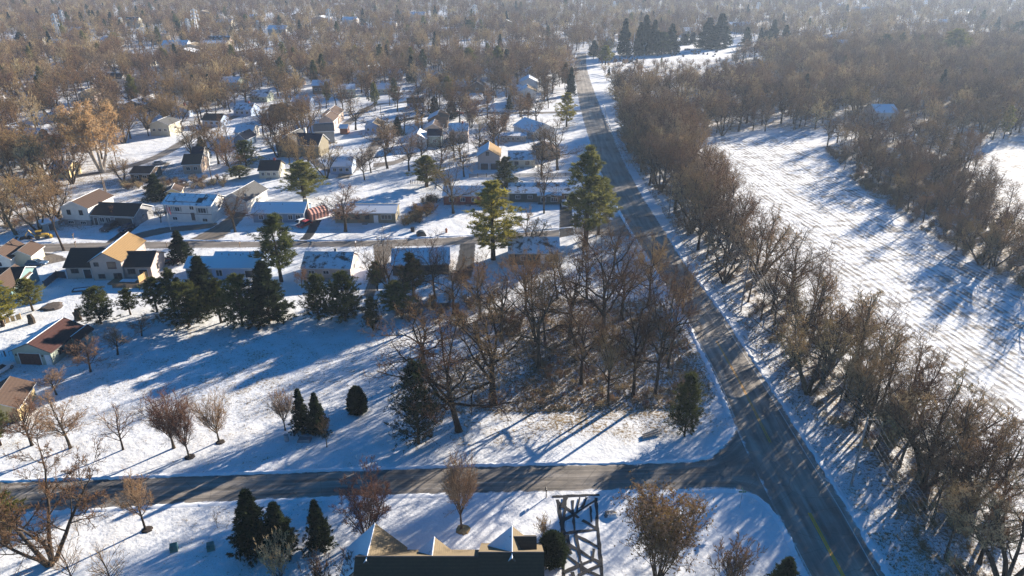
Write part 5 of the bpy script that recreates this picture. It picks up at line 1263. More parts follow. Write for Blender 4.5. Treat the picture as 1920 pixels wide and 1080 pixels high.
# fire hydrant like red post, covered grill, bins
mb = MB(); mb.tube([(0, 0, 0), (0, 0, .9), (0, 0, 1.25)], [.28, .28, .16], 8); mb.tube([(-.35, 0, .8), (.35, 0, .8)], .1, 6)
single('marker_post', 'rusty red post on the lit snow right of the covered dark heap', 'post', mb, M('rusty_red', (.30, .10, .04)), at(837, 436))
mb = MB()
for i in range(9):
    a0, a1 = math.pi * i / 9, math.pi * (i + 1) / 9
    mb.poly([(-1.2 * math.cos(a0) , -1.0, 1.3 * math.sin(a0)), (-1.2 * math.cos(a1), -1.0, 1.3 * math.sin(a1)), (-1.2 * math.cos(a1), 1.4, 1.0 * math.sin(a1)), (-1.2 * math.cos(a0), 1.4, 1.0 * math.sin(a0))][::-1])
mb.poly([(-1.2 * math.cos(math.pi * i / 9), -1.0, 1.3 * math.sin(math.pi * i / 9)) for i in range(10)]); mb.poly([(-1.2 * math.cos(math.pi * i / 9), 1.4, 1.0 * math.sin(math.pi * i / 9)) for i in range(10)][::-1])
single('tarp_cover', 'humped black tarpaulin cover on the lawn beside the street', 'tarp', mb, M('black_tarp', (.03, .035, .04), .4, .4, 3), at(790, 441), R(15))
mb = MB(); mb.box(-.5, .5, -.4, .4, 0, 1.1); mb.box(-.55, .55, -.45, .45, 1.1, 1.2); single('bin', 'small dark bin left of the humped tarpaulin', 'bin', mb, m_black, at(774, 434))
mb = MB(); mb.tube([(0, 0, 0), (0, 0, 1.1)], .32, 12); mb.tube([(0, 0, 1.1), (0, 0, 1.18)], .36, 12); single('barrel', 'grey barrel under the small round tree left of the lawn spruces', 'barrel', mb, m_steel, at(538, 827))
mb = MB(); mb.hull8([(-1, -.6, 0), (1, -.6, 0), (1, .6, 0), (-1, .6, 0)], [(-.9, -.5, .35), (.8, -.5, .5), (.9, .5, .4), (-.8, .5, .45)]); single('boulder', 'low grey boulder beside the two lawn spruces', 'boulder', mb, W_stone, at(571, 826))
mb = MB(); mb.hull8([(-.9, -.5, 0), (.9, -.5, 0), (.9, .5, 0), (-.9, .5, 0)], [(-.5, -.3, .35), (.6, -.3, .5), (.5, .4, .45), (-.6, .4, .4)]); single('boulder', 'snow-capped boulder on the lawn right of the driveway', 'boulder', mb, M_roof('snowy_stone', (.12, .12, .12), .55), at(1145, 966))
def disc(name, label, cat, px, py, r_, mat, h=.12, wig=.12, group=None):
    mb = MB(); n = 22; ri = [(math.cos(6.283 * i / n) * r_ * (1 + random.uniform(-wig, wig)), math.sin(6.283 * i / n) * r_ * (1 + random.uniform(-wig, wig))) for i in range(n)]
    for i in range(n):
        a, b = ri[i], ri[(i + 1) % n]; mb.poly([(a[0], a[1], .003), (b[0], b[1], .003), (b[0] * .75, b[1] * .75, h), (a[0] * .75, a[1] * .75, h)]); mb.poly([(a[0] * .75, a[1] * .75, h), (b[0] * .75, b[1] * .75, h), (0, 0, h * 1.2)])
    single(name, label, cat, mb, mat, at(px, py), 0, group)
straw = M('straw_mulch', (.32, .22, .10), .95, .4, 3); mul = M('dark_mulch', (.04, .03, .025), .95, .4, 3)
disc('mulch_ring', 'straw coloured mulch ring round the vase-shaped tree', 'mulch', 868, 993, .95, straw)
disc('mulch_ring', 'dark mulch ring under the narrow lawn tree', 'mulch', 356, 857, .75, mul)
disc('mulch_ring', 'dark mulch at the foot of the bare tree below the near street', 'mulch', 276, 993, .7, mul)
disc('mulch_ring', 'brown mulch under the open vase-shaped lawn tree', 'mulch', 413, 829, .7, mul)
# fences and decks
def fence(label, pts, h, mat, step=2.2, gap=.16, name='fence', bw=.14, z=0.0):
    W = [np.array(G(*p)) for p in pts]; t = thing(name, label, 'fence', (W[0][0], W[0][1], 0)); ps = MB(); bd = MB(); o0 = W[0]
    for a, b in zip(W[:-1], W[1:]):
        a, b = a - o0, b - o0; L = np.linalg.norm(b - a); u = (b - a) / L; v = np.array([-u[1], u[0]])
        n = max(1, int(L / step))
        for i in range(n + 1): p = a + u * L * i / n; ps.box(p[0] - .06, p[0] + .06, p[1] - .06, p[1] + .06, -.1, h + .12)
        k = int(L / gap)
        for i in range(k):
            p = a + u * L * (i + .15) / k; q = a + u * (L * (i + .15) / k + bw)
            b0 = [p, q, q + v * .03, p + v * .03]; hh = h - random.uniform(0, .03)
            bd.hull8([(c[0], c[1], .05) for c in b0], [(c[0], c[1], hh) for c in b0])
    ps.obj('posts', mat, t); bd.obj('boards', mat, t)
fence('dark blue-grey board fence left of the big tan house', [(84, 541), (108, 521), (124, 522)], 1.7, M('fence_slate', (.08, .10, .12)))
fence('bright yellow new wood fence below the tan house end wall', [(262, 533), (284, 518)], 1.9, m_newwood)
fence('low wooden fence round the terrace of the tan house', [(212, 540), (262, 541), (300, 528)], 1.1, m_wood)
fence('split rail fence cut by the left edge under the bright pine', [(-20, 625), (10, 607), (40, 598)], 1.2, m_newwood, 2.4, .9, bw=.7)
fence('thin dark railing left of the garage house', [(-10, 672), (30, 665)], 1.1, m_black, 1.6, .5, bw=.05)
fence('low dark board fence at the back of the wooded lot', [(735, 578), (800, 577), (860, 575)], 1.0, m_wood)
fence('board fence along the snowy garden behind the green ranch house', [(880, 333), (960, 332), (1075, 331)], 1.3, m_wood, 2.4, .35, bw=.2)
fence('rail fence beside the back yard of the red brick house', [(770, 345), (850, 343)], 1.2, m_wood, 2.4, .5, bw=.2)
t = thing('terrace', 'wooden terrace with planters below the large tan house', 'terrace', at(225, 533), R(-2)); mb = MB(); mb.box(-2.5, 5, -.6, 2.4, .1, .4); mb.obj('deck_boards', m_wood, t); mb = MB(); mb.box(-.3, 3.2, .4, 2.0, .41, .47); mb.obj('snow_cover', mt_snow, t)
t = thing('raised_bed', 'dark timber-edged bed of snow on the tan house lawn', 'garden bed', at(152, 544), R(15)); mb = MB()
for a in ((-1.6, 1.6, -.9, -.75), (-1.6, 1.6, .75, .9), (-1.6, -1.45, -.75, .75), (1.45, 1.6, -.75, .75)): mb.box(*a, 0, .3)
mb.obj('timber_edge', m_dtrim, t); mb = MB(); mb.box(-1.44, 1.44, -.74, .74, 0, .16); mb.obj('snow_fill', mt_snow, t)
disc('stone_bed', 'dark oval stone bed in the snow left of the bushy pine', 'stone bed', 98, 575, 2.2, M('stones', (.10, .08, .07), .9, .5, 4), .3, .2)
mb = MB(); mb.tube([(0, 0, -.1), (.1, 0, 1.2), (.25, .1, 2.4)], [.75, .6, .5], 9); mb.tube([(-.3, 0, .6), (-.9, .3, 1.6)], [.3, .2], 6)
single('tree_stump', 'tall broken tree stump above the garage house', 'stump', mb, bark_wood, at(147, 600))
mb = MB(); mb.tube([(0, 0, -.1), (.1, 0, 1.0), (-.2, .1, 1.9)], [.7, .6, .45], 9); single('tree_stump', 'thick stump under the small yellow-green pine', 'stump', mb, bark_wood, at(60, 606))
mb = MB()
for i in range(3): mb.tube([(-1.6 + i * .2, i * .35, .2), (1.5, i * .4 - .2, .25 + .1 * i)], .14, 6)
single('fallen_log', 'pale fallen log in the brush near the lot corner', 'log', mb, bark_pale, at(1222, 818), R(25))
# swing frame
t = thing('swing_frame', 'thin metal swing frame on the blue-shaded yard', 'swing', at(497, 309), R(10)); mb = MB()
for x in (-1.8, 1.8):
    for y in (-.9, .9): mb.tube([(x, y, 0), (x, 0, 2.3)], .05, 5)
mb.tube([(-1.8, 0, 2.3), (1.8, 0, 2.3)], .05, 5); mb.obj('frame', m_black, t); mb = MB()
for x in (-.7, .7): mb.tube([(x, 0, 2.3), (x, 0, .55)], .02, 4); mb.box(x - .25, x + .25, -.1, .1, .5, .55)
mb.obj('swing_seats', m_black, t)
# guardrail at the bend
gp = [G(1146, 305), G(1133, 262), G(1126, 232), G(1120, 200)]; gp = [(x + 4.2, y) for x, y in gp]
gp = [G(1178, 312), G(1155, 268), G(1141, 232), G(1131, 198)]
W = spline(gp, 8); t = thing('guardrail', 'steel guardrail along the outside of the far road bend', 'guardrail', (W[0][0], W[0][1], 0)); mb = MB(); ps = MB()
Wl = W - W[0]; mb.tube([(p[0], p[1], .68) for p in Wl], .13, 4); mb.obj('rail', m_steel, t)
for p in Wl[::1]: ps.box(p[0] - .08, p[0] + .08, p[1] - .08, p[1] + .08, -.1, .62)
ps.obj('posts', m_wood, t)
# utility poles and wires
def pole(label, bx, by, ty, arms=2, lamp=False, h=None, rz=0.0, mat=None, name='utility_pole', group=None):
    x, y = G(bx, by); h = h or top_h(y, ty); t = thing(name, label, 'pole', (x, y, 0), rz, group)
    mb = MB(); mb.tube([(0, 0, -.2), (0, 0, h)], [.17, .11], 8); mb.obj('post', mat or M('grey_pole', (.27, .26, .26), .8, .2, 2), t)
    for i in range(arms):
        z = h - .5 - i * .9; mb = MB(); mb.box(-1.2, 1.2, -.07, .07, z, z + .14); mb.obj('crossarm', m_wood, t)
        mb = MB()
        for u in (-1.05, -.4, .4, 1.05): mb.tube([(u, 0, z + .14), (u, 0, z + .34)], .05, 6)
        mb.obj('insulators', m_steel, t)
    if lamp:
        mb = MB(); mb.tube([(0, 0, h - 2.2), (-1.2, 0, h - 1.5), (-2.6, 0, h - 1.45)], .045, 6); mb.obj('lamp_arm', m_steel, t); mb = MB(); mb.box(-3.2, -2.5, -.14, .14, h - 1.55, h - 1.4); mb.obj('lamp_head', m_steel, t)
    return (x, y, h)
p1 = pole('pole with a curved lamp arm on the snowy verge of the main road', 1254, 408, 335, 1, True)
p2 = pole('plain pole at the edge of the tree strip halfway down the road', 1389, 584, 486, 1)
p3 = pole('pale pole among the roadside trees nearest the junction', 1596, 908, 782, 1)
p0 = pole('pole beyond the guardrail at the far road bend', 1180, 272, 226, 1)
pz = np.array(p3) * 2 - np.array(p2); p4 = (p3[0] + (p3[0] - p2[0]) * .75, p3[1] + (p3[1] - p2[1]) * .75, p3[2])
tp = thing('utility_pole', 'pole beyond the bottom edge carrying the roadside wires', 'pole', (p4[0], p4[1], 0)); mb = MB(); mb.tube([(0, 0, -.2), (0, 0, p4[2])], [.17, .11], 8); mb.obj('post', M('grey_pole', (.27, .26, .26)), tp)
m_wire = M('bright_wire', (.20, .19, .18), .5, .1, 3)
for k, (dx, dz, lab) in enumerate(((-1.05, -.16, 'lit power wire nearest the road along the roadside poles'), (-.4, -.16, 'second power wire from the road along the roadside poles'), (.4, -.16, 'third power wire from the road along the roadside poles'), (1.05, -.16, 'power wire nearest the field along the roadside poles'), (.1, -2.6, 'thicker lower cable slung under the roadside power wires'))):
    mb = MB()
    for a, b in zip((p0, p1, p2, p3), (p1, p2, p3, p4)):
        pts = []
        for i in range(15):
            f = i / 14; pts.append((a[0] + (b[0] - a[0]) * f + dx, a[1] + (b[1] - a[1]) * f, a[2] + (b[2] - a[2]) * f + dz - 4 * 1.9 * f * (1 - f)))
        mb.tube(pts, .028 if k < 4 else .04, 4, cap=False)
    tag(mb.obj('power_wire', m_wire), lab, 'wire')
pole('thin utility pole behind the brown-roofed ranch', 202, 372, 332, 0, mat=m_wood)
pole('leaning thin pole among the tan trees left of the street', 198, 366, 325, 0, mat=m_wood)
pole('thin dark pole on the white left meadow', 220, 312, 262, 0, mat=m_wood)
pole('curved lamp post near the left street bend', 372, 268, 224, 0, True, mat=m_wood)
pole('thin pole beside the wide snow yard by the back street', 715, 224, 198, 0, mat=m_wood)
pole('lamp post behind the orange-roofed house', 878, 284, 252, 0, True)
pole('thin pole left of the trimmed yard beside the bronze evergreen', 397, 338, 292, 0, mat=m_wood)
pole('utility pole in the back gardens with white wires', 940, 165, 112, 1, mat=m_wood)
# transmission pylons far away
def pylon(label, bx, by, ty, lx=0, group='white transmission pylons', single_=True):
    x, y = G(bx, by); h = top_h(y, ty); t = thing('transmission_pylon', label, 'pylon', (x, y, 0), random.uniform(-.3, .3), group)
    mb = MB(); w = h * .07
    for q, r_ in ((-1, -1), (1, -1), (1, 1), (-1, 1)): mb.tube([(q * w, r_ * w, 0), (q * .5, r_ * .5, h * .7), (q * .25, r_ * .25, h)], .3, 4)
    k = 9
    for i in range(k):
        z0, z1 = h * i / k, h * (i + 1) / k; a, b = w * (1 - z0 / h) + .25, w * (1 - z1 / h) + .25
        for s0, s1 in (((-1, -1), (1, -1)), ((1, -1), (1, 1)), ((1, 1), (-1, 1)), ((-1, 1), (-1, -1))): mb.tube([(s0[0] * a, s0[1] * a, z0), (s1[0] * b, s1[1] * b, z1)], .17, 3)
    st = P_('pylon_steel', (.72, .72, .72)); mb.obj('mast', st, t)
    for i in range(3):
        z = h * (.68 + .13 * i); L = h * (.13 - .015 * i); mb = MB(); mb.tube([(-L, 0, z), (0, 0, z + .5), (L, 0, z)], .4, 4); mb.tube([(-L, 0, z), (-L, 0, z - 1.8)], .38, 4); mb.tube([(L, 0, z), (L, 0, z - 1.8)], .38, 4); mb.obj('crossarm', st, t)
for a in ((114, 82, 25, 'tallest white pylon of the pair at the far left'), (124, 62, 18, 'second white pylon just right of the tallest at the far left'), (231, 62, 32, 'white pylon above the olive pine at the far left'), (357, 74, 34, 'white pylon, left of two behind the far parking lot'), (372, 72, 16, 'white pylon, right of two behind the far parking lot'), (486, 64, 38, 'short white pylon in the far left woods'), (620, 62, 16, 'white pylon on the skyline left of the middle'), (891, 46, 8, 'white pylon in the hazy middle distance'), (1151, 26, 2, 'hazy pylon above the cemetery clump'), (1419, 34, 4, 'bright pylon right of the big twin spruces'), (1535, 28, 4, 'hazy pylon left of the far white houses'), (1731, 26, -2, 'bright hazy pylon at the upper right'), (1896, 20, -4, 'hazy pylon at the far right edge')):
    pylon(a[3], a[0], a[1], a[2])
# cemetery
m_stone_d = M('dark_gravestone', (.07, .07, .08), .6, .4, 3); m_stone_w = M('white_monument', (.66, .65, .63), .7, .1, 2)
g2 = random.Random(5); k = 0
for i in range(75):
    px, py = g2.uniform(1145, 1195), g2.uniform(103, 119)
    if i > 40: px, py = g2.uniform(1255, 1345), g2.uniform(92, 108)
    mb = MB(); w, hh = g2.uniform(.5, .9), g2.uniform(.8, 1.5); mb.box(-w, w, -.2, .2, 0, hh * .8); mb.hull8([(-w, -.2, hh * .8), (w, -.2, hh * .8), (w, .2, hh * .8), (-w, .2, hh * .8)], [(-w * .6, -.2, hh), (w * .6, -.2, hh), (w * .6, .2, hh), (-w * .6, .2, hh)]); mb.box(-w - .15, w + .15, -.32, .32, -.05, .15)
    single('gravestone', 'dark gravestone on the blue-shaded cemetery snow left of the spruces' if i <= 40 else 'dark gravestone on the snowy cemetery slope between the spruce clumps', 'gravestone', mb, m_stone_d, at(px, py), g2.uniform(-.1, .1), 'gravestones left of the spruces' if i <= 40 else 'gravestones between the spruce clumps')
mb = MB(); mb.box(-1.4, 1.4, -.8, .8, 0, 1.2); mb.hull8([(-.8, -.5, 1.2), (.8, -.5, 1.2), (.8, .5, 1.2), (-.8, .5, 1.2)], [(-1.0, -.5, 7), (1.0, -.5, 7), (1.0, .5, 7), (-1.0, .5, 7)]); mb.tube([(-1.0, 0, 6.5), (-2.2, 0, 9)], .25, 4); mb.tube([(1.0, 0, 6.5), (2.2, 0, 9)], .25, 4)
single('monument', 'white cemetery monument with two raised arms before the dark spruces', 'monument', mb, m_stone_w, at(1206, 104))
mb = MB(); mb.box(-.8, .8, -.8, .8, 0, 1.6); mb.tube([(0, 0, 1.6), (0, 0, 3.2), (0, 0, 4.1), (0, 0, 4.4), (0, 0, 4.9)], [.55, .45, .3, .34, .15], 8); single('statue', 'small white statue on a plinth left of the cemetery monument', 'statue', mb, m_stone_w, at(1178, 103))
mb = MB(); mb.tube([(0, 0, 0), (0, 0, 14)], [.5, .15], 4); single('obelisk', 'thin white obelisk against the dark cemetery spruces', 'obelisk', mb, m_stone_w, at(1188, 96))

# ------------------------------------------------------------------ random woods
rl_pts = np.concatenate([np.c_[m, np.full(len(m), w)] for m, w in ROADLINES])
def clear_road(x, y, extra=2.5):
    d = np.hypot(rl_pts[None, :, 0] - x[:, None], rl_pts[None, :, 1] - y[:, None]) - rl_pts[None, :, 2]
    return d.min(1) > extra
hp = np.array([[f[0][0], f[0][1], f[1]] for f in HOUSES])
ex = np.array(PLACED)
CLEAR = [[(455, 305), (540, 300), (545, 345), (455, 345)], [(665, 255), (690, 210), (740, 205), (715, 250), (690, 290), (640, 320), (610, 315)], [(985, 205), (1085, 175), (1105, 230), (1000, 235)], [(830, 240), (935, 240), (930, 262), (830, 290)],
         [(-600, 435), (120, 440), (120, 350), (1100, 335), (1180, 470), (1320, 640), (1380, 900), (1700, 1100), (1700, 1400), (-900, 1400)],
         [(1148, 84), (1250, 104), (1270, 80), (1400, 78), (1425, 92), (1350, 118), (1140, 121)], [(200, 280), (340, 270), (400, 240), (520, 200), (540, 210), (420, 275), (300, 320), (200, 330)], [(230, 105), (420, 96), (430, 112), (240, 126)],
         FIELD, FIELD2, [(590, 230), (660, 225), (660, 275), (590, 280)]]
def zone(poly, s, acc, kinds, hrange, label, group, near=3.0, clump=None):
    W = np.array([G(*p) for p in poly])
    x0, y0 = W.min(0); x1, y1 = W.max(0)
    X, Y = np.meshgrid(np.arange(x0, x1, s), np.arange(y0, y1, s)); X = X.ravel(); Y = Y.ravel()
    X = X + rng.uniform(-.48, .48, len(X)) * s; Y = Y + rng.uniform(-.48, .48, len(Y)) * s
    ok = inpoly(X, Y, [tuple(w) for w in W]) & (rng.random(len(X)) < acc); X, Y = X[ok], Y[ok]
    px, py = PX(X, Y); ok = (px > -170) & (px < 2090) & (py < 1300)
    if clump: ok &= (np.sin(X * .031 + 1.3 * np.sin(Y * .017)) * np.sin(Y * .023 + 1.1 * np.sin(X * .019 + 2)) + .35 * np.sin(X * .11 + Y * .07)) > clump
    for c in CLEAR: ok &= ~inpoly(px, py, c)
    X, Y, px, py = X[ok], Y[ok], px[ok], py[ok]
    ok = clear_road(X, Y, 2.2) if len(X) else np.zeros(0, bool)
    ok &= (np.hypot(hp[None, :, 0] - X[:, None], hp[None, :, 1] - Y[:, None]) - hp[None, :, 2]).min(1) > .5
    ok &= np.hypot(ex[None, :, 0] - X[:, None], ex[None, :, 1] - Y[:, None]).min(1) > near
    # leave the houses' fronts open to view
    for fx, fy, fr in hp:
        if fy < 420: ok &= ~((np.abs(X - fx * Y / fy) < fr * .85) & (Y < fy) & (Y > fy - fr - min(20, .07 * fy)))
    X, Y = X[ok], Y[ok]; D = np.hypot(X, Y)
    out = []
    for x, y, d in zip(X, Y, D):
        kd = kinds[int(rng.integers(0, len(kinds)))]
        out.append((d, x, y, kd, float(rng.uniform(*hrange)), label, group))
    return out
ALL = []
ALL += zone(STRIP, 4.9, .88, ['wood', 'wood', 'wood', 'oak', 'fork'], (10.5, 17), 'tall bare tree in the tangled strip between the main road and the stubble field', 'bare trees of the roadside strip')
ALL += zone([(1500, 720), (1600, 850), (1690, 980), (1780, 1110), (1990, 1110), (1880, 925), (1740, 780), (1630, 690)], 5.4, .32, ['wood', 'wood', 'wood', 'oak'], (11, 16), 'tall bare tree in the tangled strip between the main road and the stubble field', 'bare trees of the roadside strip')
ALL += zone([(1545, 278), (1600, 342), (1690, 407), (1800, 478), (1925, 548), (2200, 690), (2200, 480), (1940, 430), (1850, 345), (1800, 285), (1700, 240), (1600, 240)], 6.0, .85, ['wood', 'oak', 'wood'], (8, 12.5), 'dark bare tree in the wooded belt between the two snowy fields', 'bare trees between the two fields')
ALL += zone([(1125, 118), (1425, 112), (1440, 145), (1250, 168), (1125, 150)], 6.5, .6, ['sapling', 'sapling', 'shrub'], (3.5, 6), 'low bare tree on the slope in front of the cemetery', 'low trees below the cemetery')
ALL += zone([(1150, 160), (1250, 170), (1440, 146), (1430, 112), (1500, 96), (2100, 80), (2100, 250), (1830, 275), (1700, 235), (1520, 246), (1330, 262), (1200, 300), (1160, 245)], 7.2, .92, ['wood', 'oak', 'faroak', 'faroak'], (10, 16), 'grey-brown bare tree in the dense woods above the stubble field', 'bare trees of the right-hand woods')
ALL += zone([(1010, 580), (1230, 580), (1330, 700), (1300, 770), (1040, 700)], 9.0, .22, ['sapling', 'sapling', 'wood'], (4, 8), 'slim bare tree in the brown brush of the corner lot', 'slim trees in the corner lot brush')
ALL += zone([(720, 520), (900, 540), (1000, 600), (900, 640), (740, 600)], 7.0, .6, ['wood', 'oak'], (7, 11), 'bare tree between the street houses and the corner lot', 'bare trees behind the corner lot')
ALL += zone([(-200, 300), (110, 305), (118, 425), (-200, 445)], 7.0, .6, ['fork', 'wood', 'fork'], (11, 16), 'tan bare tree in the grove left of the split-level house', 'tan trees of the left grove')
ALL += zone([(118, 318), (600, 318), (1050, 320), (1050, 352), (600, 350), (440, 352), (118, 352)], 7.5, .75, ['wood', 'oak', 'fork'], (8, 14), 'bare tree in the gardens behind the far row of street houses', 'bare trees behind the street houses')
ALL += zone([(-300, 118), (560, 118), (600, 230), (560, 340), (-300, 345)], 7.8, .74, ['wood', 'oak', 'fork', 'oak', 'round', 'faroak', 'faroak'], (11, 17), 'bare tree among the houses of the left-hand neighbourhood', 'bare trees of the left neighbourhood')
ALL += zone([(560, 118), (1080, 118), (1080, 200), (1000, 330), (560, 330), (600, 230)], 7.6, .8, ['wood', 'oak', 'oak', 'round', 'faroak'], (11, 16), 'bare tree around the snowy yards of the middle neighbourhood', 'bare trees of the middle neighbourhood')
ALL += zone([(-400, 30), (2300, 30), (2100, 120), (1140, 120), (1076, 128), (-300, 119)], 10.5, .92, ['faroak'], (8, 17), None, None, 3.0, -.62)
ALL += zone([(-900, -8), (2900, -8), (2300, 30), (-400, 30)], 13, .92, ['faroak'], (10, 18), None, None, 3.0, -.7)
ALL.sort(key=lambda a: a[0])
used_src = {}
REST = []
n_ind = 0
for d, x, y, kd, hh, label, group in ALL:
    lim = 240
    if label and n_ind < lim and kd != 'faroak':
        vs = V[kd if kd != 'round' else 'wood']; vi = int(rng.integers(0, len(vs)))
        if kd == 'fork' and 'tan' not in label: kdd, vi = 'wood', 3
        else: kdd = kd if kd != 'round' else 'wood'
        put(kdd, vi, x, y, hh, label, group); n_ind += 1
    else: REST.append((d, x, y, kd, hh))

# ---- the rest of the woods: one scattered mass built from the tree shapes
def scatter(name, pts, rot, scl, which, sources, label, cat):
    me = bpy.data.meshes.new(name); me.from_pydata(pts, [], [])
    a = me.attributes.new('rot', 'FLOAT_VECTOR', 'POINT'); a.data.foreach_set('vector', np.asarray(rot, np.float32).ravel())
    a = me.attributes.new('scl', 'FLOAT_VECTOR', 'POINT'); a.data.foreach_set('vector', np.asarray(scl, np.float32).ravel())
    a = me.attributes.new('which', 'INT', 'POINT'); a.data.foreach_set('value', np.asarray(which, np.int32))
    o = link(name, me); tag(o, label, cat, None, 'stuff')
    ng = bpy.data.node_groups.new(name + '_nodes', 'GeometryNodeTree')
    ng.interface.new_socket('Geometry', in_out='INPUT', socket_type='NodeSocketGeometry'); ng.interface.new_socket('Geometry', in_out='OUTPUT', socket_type='NodeSocketGeometry')
    gi, go = ng.nodes.new('NodeGroupInput'), ng.nodes.new('NodeGroupOutput')
    def attr(nm, ty): n = ng.nodes.new('GeometryNodeInputNamedAttribute'); n.data_type = ty; n.inputs['Name'].default_value = nm; return n.outputs[0]
    r, s, w = attr('rot', 'FLOAT_VECTOR'), attr('scl', 'FLOAT_VECTOR'), attr('which', 'INT')
    jo = ng.nodes.new('GeometryNodeJoinGeometry')
    for k, objs in enumerate(sources):
        j = ng.nodes.new('GeometryNodeJoinGeometry')
        for ob in objs:
            oi = ng.nodes.new('GeometryNodeObjectInfo'); oi.transform_space = 'ORIGINAL'; oi.inputs['Object'].default_value = ob; oi.inputs['As Instance'].default_value = True
            ng.links.new(oi.outputs['Geometry'], j.inputs[0])
        cmp = ng.nodes.new('FunctionNodeCompare'); cmp.data_type = 'INT'; cmp.operation = 'EQUAL'
        ins = [i for i in cmp.inputs if i.type == 'INT']; ng.links.new(w, ins[0]); ins[1].default_value = k
        ip = ng.nodes.new('GeometryNodeInstanceOnPoints')
        ng.links.new(gi.outputs[0], ip.inputs['Points']); ng.links.new(cmp.outputs[0], ip.inputs['Selection']); ng.links.new(j.outputs[0], ip.inputs['Instance'])
        ng.links.new(r, ip.inputs['Rotation']); ng.links.new(s, ip.inputs['Scale']); ng.links.new(ip.outputs[0], jo.inputs[0])
    ng.links.new(jo.outputs[0], go.inputs[0])
    md = o.modifiers.new('scatter', 'NODES'); md.node_group = ng
    return o
SRC = []; SRCV = []; far_rest = [r for r in REST if r[3] == 'faroak']
first = {}
rest2 = []
fl = ['tall rounded', 'broad', 'tall narrow', 'pale', 'forked reddish', 'dark rounded']
seeds = sorted([r for r in REST if 330 < r[0] < 470 and r[3] == 'faroak'], key=lambda r: abs(r[1]))[:80:14]
for i in range(6):
    d, x, y, kd, hh = seeds[i % len(seeds)]
    if i < len(seeds): REST.remove(seeds[i])
    o, t_, c_ = put('faroak', i, x + (0 if i < len(seeds) else 6), y, hh, fl[i] + ' bare tree standing in the far woods beyond the houses', 'far woods specimens')
    SRC.append((t_, c_)); SRCV.append(V['faroak'][i])
def first_of(kind, i):
    v = V[kind][i]
    for o in COL.objects:
        if o.type == 'MESH' and o.data == v.crown: c = o
        if o.type == 'MESH' and o.data == v.trunk: t = o
    return (t, c), v
mid0 = len(SRC)
for kd, i in (('wood', 0), ('wood', 1), ('wood', 2), ('wood', 3), ('wood', 4), ('oak', 0), ('oak', 1), ('oak', 2), ('fork', 0)):
    s_, v_ = first_of(kd, i); SRC.append(s_); SRCV.append(v_)
con0 = len(SRC)
for kd, i in (('spruce', 0), ('pine', 0), ('olive', 1)): s_, v_ = first_of(kd, i); SRC.append(s_); SRCV.append(v_)
for kd_ in ('shrub',): pass
mids = dict(shrub=[mid0 + 4], wood=[mid0, mid0 + 1, mid0 + 2, mid0 + 3, mid0 + 4], oak=[mid0 + 5, mid0 + 6, mid0 + 7], fork=[mid0 + 8, mid0 + 3], round=[mid0 + 4], sapling=[mid0])
P, RO, SC, WH = [], [], [], []
for d, x, y, kd, hh in REST:
    if kd == 'faroak' or d > 420: k = int(rng.choice([0, 0, 1, 1, 2, 3, 3, 4, 5]))
    else: k = int(rng.choice(mids[kd]))
    if d > 300 and rng.random() < (.06 if x < 0 else .025): k = con0 + int(rng.integers(0, 3)); hh *= 1.05
    s_ = hh / SRCV[k].h; sx_ = s_ * (rng.uniform(.9, 1.25) if k < con0 else .9)
    if k < mid0: sx_ = min(sx_ * 1.15, 13.0 / SRCV[k].w)
    P.append((x, y, 0)); RO.append((0, 0, rng.uniform(0, 6.28))); SC.append((sx_, sx_, s_)); WH.append(k)
scatter('far_woods', P, RO, SC, WH, SRC, 'bare brown woods spreading to the hazy top of the picture', 'woods')

# ---- undergrowth
P, RO, SC, WH = [], [], [], []
def brush(poly, n, h0, h1, kinds):
    W = np.array([G(*p) for p in poly]); x0, y0 = W.min(0); x1, y1 = W.max(0)
    X = rng.uniform(x0, x1, n * 6); Y = rng.uniform(y0, y1, n * 6); ok = inpoly(X, Y, [tuple(w) for w in W]); X, Y = X[ok], Y[ok]
    px, py = PX(X, Y); ok = (px > -100) & (px < 2020) & (py < 1200) & clear_road(X, Y, 1.2); X, Y = X[ok][:n], Y[ok][:n]
    for x, y in zip(X, Y):
        k = kinds[int(rng.integers(0, len(kinds)))]; hh = rng.uniform(h0, h1); s_ = hh / V['shrub'][k].h
        P.append((x, y, 0)); RO.append((0, 0, rng.uniform(0, 6.28))); SC.append((s_ * 1.1, s_ * 1.1, s_)); WH.append(k)
brush(STRIP, 300, .8, 2.6, [0, 1, 1])
brush([(1500, 725), (1597, 850), (1695, 990), (1770, 1110), (1960, 1110), (1835, 925), (1700, 780)], 90, .6, 2.0, [0, 1, 2])
brush([(1010, 600), (1230, 590), (1320, 690), (1335, 765), (1290, 805), (1180, 825), (1020, 815), (990, 720)], 230, .4, 1.3, [0, 2, 2])
brush([(735, 560), (900, 565), (1000, 610), (960, 640), (740, 600)], 70, 1, 2.6, [0, 1])
brush([(740, 830), (800, 760), (860, 780), (1010, 800), (1000, 835), (860, 845)], 120, .3, .9, [1, 2])
brush([(1545, 278), (1600, 342), (1690, 407), (1800, 478), (1925, 548), (2200, 690), (2200, 560), (1940, 455), (1850, 365), (1800, 300)], 420, 1, 3.2, [0, 1, 1])
brush([(240, 345), (420, 330), (430, 350), (300, 365), (200, 352)], 90, .8, 2.2, [0, 2, 2])
brush([(-100, 340), (115, 345), (115, 425), (-100, 440)], 110, .8, 2.2, [0, 2])
brush([(735, 440), (790, 380), (830, 375), (800, 410), (760, 440)], 40, 1, 3, [1])
brush([(580, 575), (700, 570), (700, 600), (580, 600)], 14, .8, 1.6, [0])
scatter('undergrowth', P, RO, SC, WH, [first_of('shrub', i)[0] for i in range(3)], 'tangled brown undergrowth below the bare trees', 'undergrowth')

